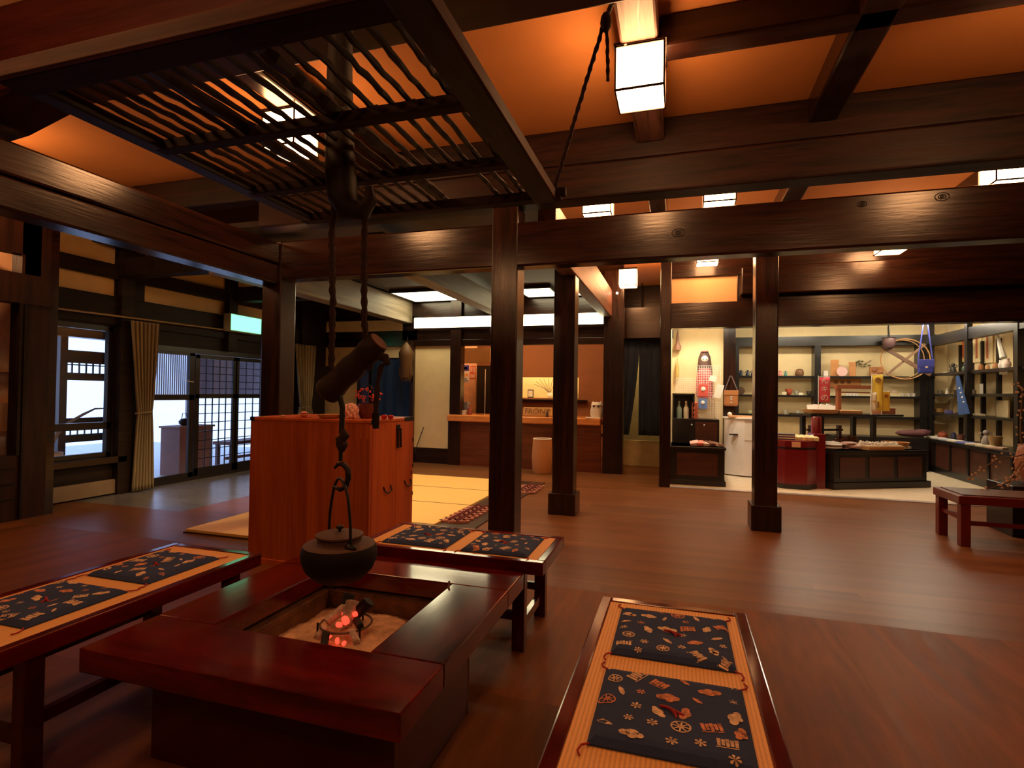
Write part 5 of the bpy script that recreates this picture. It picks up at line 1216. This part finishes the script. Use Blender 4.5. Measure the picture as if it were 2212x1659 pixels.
# ---- black shelf and low cabinet in the nook, wire rack, doll
yb = 9.0
x0, x1 = P(1449, 900, y=yb).x, P(1566, 900, y=yb).x
lc = thing('low_dark_cabinet', 'low dark cabinet with a framed panel at the shop entrance', 'cabinet', (0, 0, 0))
h1 = P(1500, 965, y=yb).z
MB().box(x0, x1, yb, yb+.7, .06, h1).build('body', blackw, lc, bevel=.008); MB().box(x0-.02, x1+.02, yb-.02, yb+.72, 0, .08).build('plinth', blackw, lc, bevel=.006)
MB().box(x0-.02, x1+.02, yb-.03, yb+.72, h1-.04, h1).build('top', blackw, lc, bevel=.006); MB().box(x0+.1, x1-.1, yb-.008, yb, .15, h1-.1).build('door', brownp, lc)
yb2 = yb+.75; x2, x3 = P(1452, 900, y=yb2).x, P(1554, 900, y=yb2).x; h2 = P(1500, 905, y=yb2).z
mc_ = thing('upper_dark_cabinet', 'tall dark cabinet with small knobs behind the low cabinet', 'cabinet', (0, 0, 0))
MB().box(x2, x3, yb2, yb2+.45, 0, h2).build('body', blackw, mc_, bevel=.006); MB().box((x2+x3)/2, x3-.03, yb2-.006, yb2, .5, h2-.05).build('door', brownp, mc_)
for x in ((x2+x3)/2-.06, (x2+x3)/2+.14): MB().ball((x, yb2-.015, h2-.1), .015, 8).build('knob', col((.5, .5, .45), .3), mc_, smooth=True)
h3 = P(1480, 850, y=yb2+.2).z; x5 = P(1500, 900, y=yb2+.2).x
bs = thing('black_bottle_shelf', 'black open shelf of bottles on the dark cabinet', 'shelf', (0, 0, 0))
MB().box(x2, x5, yb2+.38, yb2+.42, h2, h3).build('back', blackw, bs); MB().box(x2, x2+.03, yb2+.1, yb2+.38, h2, h3).build('side', blackw, bs); MB().box(x5-.03, x5, yb2+.1, yb2+.38, h2, h3).build('side', blackw, bs); MB().box(x2, x5, yb2+.1, yb2+.38, h3-.03, h3).build('top', blackw, bs)
for px, c_, lab in ((1467, (.25, .33, .28), 'pale green bottle on the black shelf'), (1482, (.65, .55, .40), 'cream bottle on the black shelf'), ):
    q = P(px, 895, y=yb2+.2); one('sake_bottle', lab, 'bottle', MB().lathe([(.045, 0), (.045, .17), (.018, .23), (.018, .30), (0, .30)], 14), col(c_, .3), (q.x, yb2+.2, h2), smooth=True, group='bottles on the black shelf')
for px, lab, c_ in ((1501, 'stacked round red and white jars at the end of the bottle shelf', (.5, .12, .07)),):
    q = P(px, 895, y=yb2+.2); one('stacked_jars', lab, 'jar', MB().lathe([(.05, 0), (.06, .03), (.05, .07), (.06, .1), (.05, .15), (.06, .18), (.05, .23), (.055, .27), (0, .3)], 14), col(c_, .4), (q.x, yb2+.15, h2), smooth=True)
for i in range(5):
    q = P(1500+i*12, 958, y=yb+.25); one('snack_packet', 'flat packet on the low cabinet, %s' % ['leftmost of five', 'second from the left of five', 'middle of five', 'fourth from the left of five', 'rightmost of five'][i], 'packet', MB().obox((0, 0, .03), (.13, .2, .05), Euler((.15, .1*(i-2), .2*i)).to_matrix()), col([(.7, .45, .4), (.55, .12, .1), (.75, .6, .5), (.12, .05, .04), (.5, .3, .25)][i], .4), (q.x, yb+.3, h1), group='packets on the low cabinet')
# doll and wire rack
yd = YK2-.15
q = P(1521, 905, y=yd); dl = thing('kimono_doll', 'long haired doll in a red checked kimono hanging on the nook wall', 'doll', (q.x, yd, P(1521, 860, y=yd).z))
hh = P(1521, 756, y=yd).z-P(1521, 860, y=yd).z
MB().lathe([(.13, 0), (.15, hh*.1), (.14, hh*.4), (.11, hh*.6), (.05, hh*.68), (0, hh*.68)], 20).build('kimono', flat('checked_red_kimono', (.55, .10, .12), .7, noise=.8, nscale=30), dl, smooth=True)
MB().ball((0, -.02, hh*.80), .075, 14, (1, .9, 1.15)).build('head', col((.85, .72, .62), .6), dl, smooth=True)
MB().lathe([(.14, hh*.35), (.13, hh*.6), (.105, hh*.85), (.06, hh*.98), (0, hh)], 20, (0, .035, 0)).build('hair', col((.10, .05, .045), .6), dl, smooth=True)
for s_ in (-1, 1): MB().ball((s_*.028, -.088, hh*.8), .009, 8).build('eye', col((.02, .02, .02), .3), dl)
MB().ball((0, -.092, hh*.74), .010, 8, (1.3, .5, .5)).build('mouth', col((.55, .08, .07)), dl); MB().ball((0, -.03, hh*.97), .05, 8, (1.3, 1, .4)).build('hair_bow', col((.6, .25, .25)), dl)
wr = thing('white_wire_rack', 'white wire grid rack standing before the kimono doll', 'rack', (0, 0, 0))
ywr = yb2+.5
def grid(px0, px1, py0, py1, nx, nz):
    a, b = P(px0, py1, y=ywr), P(px1, py0, y=ywr); mb = MB()
    for i in range(nx+1): x = a.x+(b.x-a.x)*i/nx; mb.box(x-.003, x+.003, ywr-.003, ywr+.003, a.z, b.z)
    for i in range(nz+1): z = a.z+(b.z-a.z)*i/nz; mb.box(a.x, b.x, ywr-.003, ywr+.003, z-.003, z+.003)
    mb.build('wire_grid', paperm, wr)
grid(1460, 1503, 817, 846, 9, 6); grid(1505, 1556, 790, 906, 10, 22)
for (px, py, w, h, c_, lab) in ((1519, 843, 20, 26, (.7, .12, .10), 'red snack bag with a white figure hung on the wire rack'), (1518, 872, 18, 22, (.15, .25, .55), 'blue snack bag hung low on the wire rack')):
    q = P(px, py, y=ywr-.03); k_ = (q-CAM).dot(FW)/FPX
    one('hanging_snack_bag', lab, 'packet', MB().obox((0, 0, 0), (w*k_, .05, h*k_)).mat(1).ball((0, -.028, h*k_*.1), w*k_*.25, 10, (1, .3, 1)), [col(c_, .35), paperm], tuple(q), bevel=.015, group='snack bags on the wire rack')
for px, py, lab in ((1540, 818, 'white price card clipped on the wire rack'), (1553, 845, 'tall pale paper strip at the side of the wire rack')):
    q = P(px, py, y=ywr-.04); one('white_card', lab, 'card', MB().obox((0, 0, 0), (.12, .004, .10 if px == 1540 else .24), Euler((0, .25, 0)).to_matrix()), paperm, tuple(q))
q = P(1464, 745, y=YK2-.08); hg = thing('hanging_gourd', 'brown gourd shaped ornament hanging in the nook', 'ornament', tuple(q))
MB().lathe([(.0, -.12), (.06, -.1), (.065, -.03), (.03, .04), (.02, .18), (0, .3)], 14).build('body', col((.30, .15, .10), .5), hg, smooth=True); MB().tube([(0, 0, .28), (0, 0, .42)], .006, 5).build('cord', rope, hg)
q = P(1463, 800, y=YK2-.08); one('hanging_yellow_tassel', 'yellowish hanging tassel below the gourd in the nook', 'ornament', MB().lathe([(.0, -.2), (.03, -.18), (.035, .05), (.01, .16), (0, .3)], 10), col((.55, .38, .12), .8), tuple(q), smooth=True)
# brown bag hanging on post
q = P(1579, 862, y=YK2-.13); hb = thing('brown_shoulder_bag', 'brown leather bag hanging by its strap from the nook post', 'bag', (q.x, YK2-.13, q.z))
MB().box(-.12, .12, -.05, .05, -.13, .16).build('body', col((.38, .15, .05), .5), hb, bevel=.03); MB().box(-.12, .12, -.058, -.05, .07, .16).build('flap', col((.42, .17, .06), .5), hb, bevel=.01)
for z in (-.06, 0, .04): MB().box(-.015, .015, -.06, -.05, z-.01, z+.01).build('clasp', col((.5, .55, .6), .3), hb)
MB().tube([(-.11, 0, .15), (-.01, .05, .42), (.01, .05, .42), (.11, 0, .15)], .009, 6).build('strap', col((.12, .08, .08), .5), hb)
# white freezer/box
yf_ = 10.26; x0, x1 = P(1567, 1000, y=yf_).x, P(1640, 1000, y=yf_).x; hf = P(1600, 902, y=yf_).z
wf = thing('white_chest_freezer', 'white enamelled box unit with a paper notice between the posts', 'freezer', ((x0+x1)/2, yf_, 0))
hx = (x1-x0)/2
MB().prism([(-hx, .12), (-hx+.3, -.05), (hx, -.05), (hx, .5), (-hx, .5)], .02, hf-.03).build('body', white, wf, bevel=.008); MB().prism([(-hx-.02, .12), (-hx+.3, -.08), (hx+.02, -.08), (hx+.02, .52), (-hx-.02, .52)], hf-.03, hf).build('lid', white, wf, bevel=.008)
MB().box(-hx+.30, -hx+.50, -.056, -.05, hf*.62, hf*.90).build('paper_notice', paperm, wf); MB().box(-hx+.06, -hx+.2, -.01, .04, hf*.70, hf*.72).build('handle', iron, wf)
one('orange_leaflet_stack', 'orange and white leaflets lying on the white box unit', 'leaflets', MB().obox((0, 0, .015), (.45, .2, .03)).mat(1).ball((-.2, 0, .05), .04, 8), [col((.75, .4, .2)), paperm], ((x0+x1)/2, yf_+.1, hf))
# red cabinet
yc = 9.2; x0, x1 = P(1672, 1000, y=yc).x, P(1768, 1000, y=yc).x; hr = P(1720, 952, y=yc).z
redl = flat('deep_red_lacquer', (.16, .006, .010), .3, coat=.2)
rc_ = thing('red_octagonal_cabinet', 'deep red lacquered cabinet with cut corners at the shop entrance', 'cabinet', ((x0+x1)/2, yc, 0))
hx = (x1-x0)/2; c8 = [(-hx, .15), (-hx+.15, 0), (hx-.15, 0), (hx, .15), (hx, .6), (-hx, .6)]
MB().prism(c8, .05, hr).build('body', redl, rc_, bevel=.006); MB().prism([(x*1.04, y*1.04-.01) for x, y in c8], 0, .07).build('plinth', blackw, rc_, bevel=.005); MB().prism([(x*1.02, y*1.02-.005) for x, y in c8], hr*.82, hr*.86).build('band', blackw, rc_)
MB().box(hx-.02, hx+.14, .2, .6, 0, hr+.1).build('raised_side', redl, rc_, bevel=.006)
MB().box(-.06, .06, -.012, 0, hr-.1, hr-.02).build('price_label', col((.75, .45, .3)), rc_)
for i in range(6): one('pale_snack_pack', 'yellowish snack pack on the red cabinet, %s in the slanting row' % ['first', 'second', 'third', 'fourth', 'fifth', 'sixth'][i], 'packet', MB().obox((0, 0, .035), (.07, .16, .06), Euler((.2, 0, .25)).to_matrix()), col((.82, .74, .42), .45), ((x0+x1)/2-.08+i*.075, yc+.22, hr), group='snack packs on the red cabinet', bevel=.01)
one('striped_tin', 'blue and white striped flat tin on the red cabinet', 'tin', MB().box(-.14, .14, -.1, .1, 0, .09).mat(1).box(-.141, .141, -.101, .101, .02, .035).box(-.141, .141, -.101, .101, .055, .07), [col((.08, .08, .15), .3), paperm], (x0+.17, yc+.2, hr))
one('red_round_tin', 'dark red drum standing on the raised side of the red cabinet', 'tin', MB().lathe([(.075, 0), (.075, .24), (.06, .26), (0, .26)], 18), redl, ((x0+x1)/2+hx+.06, yc+.42, hr+.1), smooth=True)
# island
pA, pB = P(1804, 1057, z=0), P(2002, 1052, z=0)
dv = (pB-pA); ang = math.atan2(dv.y, dv.x); Li = dv.length
isl = thing('display_island', 'low dark display island with three brown panels in the shop', 'display table', tuple(pA), ang)
hi = P(1900, 973, y=(pA.y+pB.y)/2).z; dI = .75
MB().prism([(-.02, 0), (Li, 0), (Li, dI), (-.12, dI), (-.12, .25)], .06, hi).build('body', blackw, isl, bevel=.006)
MB().prism([(-.06, -.04), (Li+.04, -.04), (Li+.04, dI+.04), (-.16, dI+.04), (-.16, .25)], 0, .10).build('plinth', blackw, isl, bevel=.006)
MB().prism([(-.04, -.02), (Li+.02, -.02), (Li+.02, dI+.02), (-.14, dI+.02), (-.14, .25)], hi-.05, hi).build('top', blackw, isl, bevel=.004)
for i in range(3): MB().box(.08+i*(Li-.1)/3, -.0+(i+1)*(Li-.1)/3, -.008, .0, .16, hi-.1).build('panel', brownp, isl)
Mz = Matrix.Rotation(ang, 3, 'Z')
def oni(u, v): p = pA+Mz@Vector((u*Li, v*dI, 0)); return (p.x, p.y, hi)
# black raised display table on the island
dtb = thing('raised_display_table', 'black raised table with four legs standing on the display island', 'table', oni(.42, .75), ang)
hd = P(1900, 895, y=oni(.42, .75)[1]).z-hi
wt = Li*.52
MB().box(-wt, wt, -.25, .25, hd-.035, hd).build('tabletop', blackw, dtb, bevel=.004)
for sx in (-.74, .38):
    for sy in (-.2, .2): MB().box(wt*sx-.035, wt*sx+.035, sy-.03, sy+.03, 0, hd-.035).build('leg', blackw, dtb)
def ond(u, v=0): p = Vector(oni(.42, .75))+Mz@Vector((wt*u, v, 0)); return (p.x, p.y, hi+hd)
one('oval_woven_tray', 'large oval woven tray of sweets on the raised table', 'tray', MB().lathe([(.2, 0), (.24, .01), (.27, .07), (.25, .07), (.22, .02), (0, .02)], 28), wicker, ond(-.6, -.05), smooth=True)
for i in range(4): one('white_sweet_packet', 'white packet in the oval tray, %s' % ['leftmost of four', 'second from the left', 'third from the left', 'rightmost of four'][i], 'packet', MB().obox((0, 0, 0), (.14, .03, .12), Euler((-.5, .1*i, .1)).to_matrix()), paperm, (ond(-.78+.13*i, -.05)[0], ond(-.78+.13*i, -.05)[1], hi+hd+.085), group='white packets in the oval tray')
one('second_woven_tray', 'low woven tray next to the oval tray on the raised table', 'tray', MB().box(-.22, .22, -.12, .12, 0, .06), wicker, ond(-.12, -.1), rz=ang, bevel=.01)
one('brown_wooden_box', 'small brown wooden box at the right of the raised table', 'box', MB().box(-.14, .14, -.1, .1, 0, .10), col((.35, .11, .05)), ond(.78, -.05), rz=ang, bevel=.005)
tg = thing('red_gate_stand', 'reddish wooden gate shaped stand on the raised table', 'stand', ond(.35, .1), ang)
hg_ = P(1905, 833, y=ond(.35, .1)[1]).z-(hi+hd)
for sx in (-1, 1): MB().box(sx*.36-.03, sx*.36+.03, -.03, .03, 0, hg_).build('pillar', col((.28, .08, .03)), tg)
MB().box(-.42, .42, -.04, .04, hg_-.06, hg_).build('top_rail', col((.28, .08, .03)), tg); MB().box(-.36, .36, -.02, .02, hg_*.72, hg_*.77).build('middle_rail', col((.28, .08, .03)), tg)
# banners
def banner(name, label, px, py0, py1, wpx, y, c_, glyphs, gc, pole=True, zb=None):
    a, b = P(px, py1, y=y), P(px, py0, y=y); k_ = (a-CAM).dot(FW)/FPX; w = wpx*k_/2; h = b.z-a.z
    t = thing(name, label, 'banner', (a.x, y, zb if zb is not None else a.z)); dz = 0 if zb is None else a.z-zb
    o = cloth(-w, w, dz, dz+h, 0, 1, .006, nz=6, nx=8).build('cloth', c_, t, smooth=True); o.modifiers.new('t', 'SOLIDIFY').thickness = .003
    if pole: MB().tube([(-w-.01, .0, 0), (-w-.01, .0, dz+h+.02)], .006, 6).build('pole', paperm, t); MB().tube([(-w-.01, 0, dz+h), (w, 0, dz+h)], .004, 5).build('cross_rod', paperm, t)
    for i, g in enumerate(glyphs): text(g, w*1.5, (0, -.014, dz+h*(1-(i+.5)/len(glyphs))), (PI/2, 0, 0), gc, t)
yb_i = ond(-.9)[1]-.1
banner('red_vertical_banner', 'red vertical banner with white characters on a thin pole', 1781, 814, 869, 21, yb_i, col((.80, .10, .14), .7), ['ん', 'キ', 'の'], paperm, zb=hi+hd)
banner('yellow_vertical_banner', 'tall yellow banner with a dark drawing on the raised table', 1896, 809, 888, 20, ond(.1)[1]-.28, col((.85, .60, .08), .7), ['●', '', '❙'], col((.35, .18, .05)), zb=hi+hd)
banner('short_yellow_banner', 'shorter yellow banner right of the tall one', 1914, 846, 888, 14, ond(.2)[1]-.26, col((.88, .62, .08), .7), ['●', ''], col((.5, .2, .05)), zb=hi+hd)
banner('white_yellow_banner', 'short white and yellow banner left of the tall yellow one', 1888, 848, 888, 10, ond(0)[1]-.3, col((.85, .75, .55), .7), ['●'], col((.7, .4, .1)), zb=hi+hd)
for px, lab in ((1906, 'pink and white small package on the gate stand, first'), (1918, 'pink and white small package on the gate stand, second'), (1930, 'white small package on the gate stand, third')):
    q = P(px, 845, y=ond(.35, .08)[1]); one('small_white_package', lab, 'packet', MB().box(-.045, .045, -.03, .03, 0, .03), col((.85, .72, .66)), (q.x, ond(.35, .1)[1], hi+hd+hg_*.77), group='packages on the gate stand')
# goods on island
bks = [('white_bag_pile', 'pile of clear white plastic bags at the left of the island', .06, .2, (.17, .17, .05), (.80, .76, .74)), ('pink_bag_pile', 'pinkish clear plastic bags beside the white pile', .24, .2, (.14, .15, .05), (.68, .48, .44))]
for nm, lab, u, v, s_, c_ in bks:
    t = thing(nm, lab, 'bags', oni(u, v), ang)
    for i in range(5): MB().ball((random.uniform(-.08, .08), random.uniform(-.08, .08), .02+.022*i), 1, 12, (s_[0]*.8, s_[1]*.8, .022)).build('bag', col(c_, .25), t, smooth=True)
one('flat_wicker_basket', 'flat wicker basket of pale sweets on the front of the island', 'basket', MB().box(-.33, .33, -.16, .16, 0, .06).mat(1).box(-.31, .31, -.14, .14, .06, .075), [wicker, col((.78, .70, .60), .6)], oni(.56, .22), rz=ang, bevel=.012)
mb = MB()
for i in range(60): mb.ball((random.uniform(-.3, .3), random.uniform(-.13, .13), .08+random.random()*.03), random.uniform(.015, .03), 6)
one('loose_sweets', 'heap of pale wrapped sweets in the flat wicker basket', 'sweets', mb, col((.82, .72, .62), .4), oni(.56, .22), rz=ang, kind='stuff')
one('orange_rim_basket', 'shallow orange basket at the right end of the island', 'basket', MB().lathe([(.12, 0), (.17, .03), (.2, .10), (.18, .10), (.15, .03), (0, .03)], 24), col((.6, .28, .08), .6), oni(.88, .5), smooth=True)
t = thing('dried_leaf_bundle', 'bundle of dried brown leaves lying behind the flat basket', 'dried plant', oni(.42, .68), ang)
mb = MB()
for i in range(40): a = Vector((random.uniform(-.25, .1), random.uniform(-.08, .08), .03)); mb.tube([a, a+Vector((random.uniform(-.06, .12), 0, random.uniform(.03, .16))), a+Vector((random.uniform(-.1, .2), 0, random.uniform(.02, .18)))], [.012, .02, .003], 4)
mb.build('leaves', col((.16, .07, .03), .8), t); MB().lathe([(.10, 0), (.13, .04), (.12, .05), (0, .05)], 14, (-.02, 0, 0)).build('tray', col((.06, .03, .02)), t)
one('pale_wrapped_parcel', 'pale round wrapped parcel at the left back of the island', 'parcel', MB().ball((0, 0, .11), .11, 14, (.9, .7, 1)).ball((.02, 0, .23), .04, 8), col((.66, .46, .38), .5), oni(.0, .62), smooth=True)
bf = thing('black_frame_stand', 'small black gate shaped frame on the island behind the parcel', 'stand', oni(.17, .72), ang)
for sx in (-.27, .27): MB().box(sx-.025, sx+.025, -.03, .03, 0, .36).build('pillar', col((.06, .015, .012), .3), bf)
MB().box(-.33, .33, -.025, .025, .27, .30).build('rail', iron, bf); MB().box(-.27, .27, -.02, .02, .05, .08).build('rail', iron, bf)
one('orange_cushion_ball', 'small orange round ornament inside the black frame', 'ornament', MB().ball((0, 0, .06), .05, 12), col((.7, .4, .25)), oni(.27, .72), smooth=True)
for i in range(5):
    p = oni(.72+i*.05, .3); one('pale_small_packet', 'small pale packet beside the flat basket, %s in line' % ['first', 'second', 'third', 'fourth', 'fifth'][i], 'packet', MB().obox((0, 0, .02), (.07, .1, .04)), col((.8, .74, .66), .4), p, rz=ang+.1*i, group='small pale packets on the island')
# goods on the side shelves and counter
XG = XS+.18
gs = 'goods on the side shelves of the shop'
for (nm, lab, cat, px, kind, w, h, c_, lv) in (
    ('black_horse_ornament', 'black sculpted ornament on the upper side shelf', 'ornament', 2059, 'figure', 15, 22, (.03, .03, .03), 0),
    ('green_leaf_ornament', 'dark green ornament on the upper side shelf beside the tall upright', 'ornament', 2083, 'vase', 10, 16, (.06, .10, .06), 0),
    ('white_paper_slip', 'white slip on the upper side shelf', 'card', 2042, 'box', 12, 3, (.85, .8, .7), 0),
    ('brown_tea_jar', 'brown jar on the upper side shelf, next to the upright', 'jar', 2119, 'jar', 9, 14, (.45, .16, .05), 0),
    ('amber_tea_jar', 'amber jar on the upper side shelf', 'jar', 2133, 'jar', 8, 12, (.62, .34, .14), 0),
    ('tan_tea_jar', 'tan jar on the upper side shelf before the pink vase', 'jar', 2150, 'jar', 10, 15, (.55, .26, .1), 0),
    ('white_small_vase', 'slender white vase on the upper side shelf', 'vase', 2162, 'vase', 10, 20, (.8, .75, .7), 0),
    ('pink_small_vase', 'pinkish vase on the upper side shelf', 'vase', 2177, 'vase', 13, 22, (.75, .55, .5), 0),
    ('grey_cup', 'grey cup on the middle side shelf near the corner', 'cup', 2031, 'cup', 9, 8, (.3, .24, .18), 1),
    ('white_figure', 'little white figure on the middle side shelf', 'figurine', 2046, 'figure', 9, 13, (.75, .65, .55), 1),
    ('dark_cup', 'dark cup on the middle side shelf', 'cup', 2066, 'cup', 10, 9, (.08, .05, .04), 1),
    ('white_price_sheet', 'white printed sheet standing on the middle side shelf', 'card', 2120, 'plaque', 18, 22, (.85, .8, .72), 1),
    ('small_beige_box', 'small beige box beside the printed sheet', 'box', 2105, 'box', 8, 9, (.6, .5, .4), 1),
    ('brown_bottle', 'dark brown bottle on the middle side shelf', 'bottle', 2098, 'bottle', 7, 17, (.07, .04, .03), 1),
    ('orange_basket_tray', 'orange tray on the lower side shelf', 'tray', 2030, 'bowl', 22, 10, (.65, .38, .12), 2),
    ('folded_blue_cloth', 'folded blue patterned cloth on the lower side shelf', 'cloth', 2049, 'box', 18, 7, (.15, .13, .4), 2),
    ('folded_dark_cloth', 'folded dark cloth on the lower side shelf', 'cloth', 2072, 'box', 18, 5, (.12, .08, .12), 2),
    ('wide_print_board', 'wide pale printed picture board standing on the lower side shelf', 'picture', 2166, 'plaque', 95, 36, (.50, .42, .26), 2),
    ('pale_cloth_row', 'pale folded cloths on the lower side shelf', 'cloth', 2115, 'box', 26, 4, (.8, .7, .5), 2),
    ):
    o = good(nm, lab, cat, px, 850, kind, w, h, c_, x=XG, z=zr[lv], group=gs)
# tall blue banner hanging on shelf
q = P(2078, 862, x=XS-.08); bb = thing('blue_hanging_banner', 'long blue cloth hanging slanting on the side shelves', 'banner', tuple(q))
o = MB().prism([(-.28, -.25), (.08, -.28), (.18, .40), (.10, .42)], -.02, .0, 'x').build('cloth', col((.03, .08, .26), .7), bb)
for i in range(4): MB().ball((-.025, -.12+.05*i, -.05+.08*i), .016, 8).build('mark', paperm, bb)
q = P(2168, 790, x=XG); one('white_square_card', 'white square card with a purple mark above the pink vase', 'card', MB().box(-.006, .006, -.12, .12, -.14, .1).mat(1).box(-.009, -.006, -.04, .04, -.1, -.04), [paperm, col((.3, .15, .4))], tuple(q))
q = P(2160, 745, x=XG); one('white_feather_ornament', 'long white feather like ornament slanting on the side wall', 'ornament', MB().tube([(0, -.1, -.22), (0, .0, 0), (0, .12, .3)], [.05, .035, .008], 8), paperm, tuple(q), smooth=True)
for px, w_, c_, lab in ((2109, .16, (.82, .68, .38), 'pale scroll panel on the side wall next to the upright'), (2132, .16, (.80, .64, .36), 'pale scroll panel with a red stroke on the side wall'), (2080, .2, (.62, .42, .16), 'golden hanging panel on the side wall')):
    q = P(px, 750, x=5.22); one('wall_scroll', lab, 'scroll', MB().box(-.01, .01, -w_, w_, -.28, .28).mat(1).box(-.014, -.01, -.03, .03, -.2, .2), [col(c_, .8), col((.5, .12, .05))], (5.235, q.y, q.z), group='scroll panels on the side wall')
for i, px in enumerate((2025, 2036, 2060, 2076, 2130, 2150)):
    nm, kind, w, h, c_ = [('small_shell_ornament', 'cup', 9, 6, (.75, .66, .5)), ('red_canister', 'jar', 17, 15, (.35, .08, .04)), ('dark_blue_canister', 'jar', 10, 18, (.03, .03, .07)), ('brown_flower_pot', 'cup', 14, 15, (.14, .04, .025)), ('grey_stone_figure', 'figure', 22, 36, (.30, .26, .24)), ('dried_flower_box', 'bowl', 26, 24, (.34, .22, .10))][i]
    q = P(px, 945, x=XS-.0); good(nm, ['shell coloured cup on the side counter near the corner', 'red canister on the side counter', 'dark blue canister on the side counter', 'brown flower pot on the side counter', 'grey stone figure on the side counter', 'bowl of dried flowers on the side counter'][i], nm.split('_')[-1], px, 945, kind, w, h, c_, x=XS, z=zct, group='goods on the side counter')
for i in range(8): 
    y_ = 12.6-i*.33; one('flat_cloth_item', 'flat pale folded item on the side counter edge, %s from the corner' % ['first', 'second', 'third', 'fourth', 'fifth', 'sixth', 'seventh', 'eighth'][i], 'cloth', MB().obox((0, 0, .015), (.16, .22, .03)), col([(.75, .68, .55), (.72, .7, .72), (.6, .62, .7), (.8, .72, .6), (.15, .18, .5), (.7, .6, .5), (.75, .68, .5), (.65, .45, .35)][i], .7), (XS-.12, y_, zct), rz=.1*i, group='flat items on the side counter', bevel=.006)
# striped runner and slippers at the corner: dark textile bundle
one('dark_red_textile_bundle', 'dark red and grey textile bundle on the back counter in the corner', 'textile', MB().ball((0, 0, .08), .1, 12, (3, 1.2, .7)).ball((.15, 0, .12), .08, 10, (2, 1, .6)), col((.14, .05, .06), .7), (P(1972, 930, y=12.5).x, 12.5, zct+.0), smooth=True)
one('corner_display_counter', 'low dark counter along the back shelves of the shop', 'counter', MB().box(P(1800, 930, y=12.3).x, XS-.27, 12.3, 12.92, 0, zct), blackw, (0, 0, 0), bevel=.005)
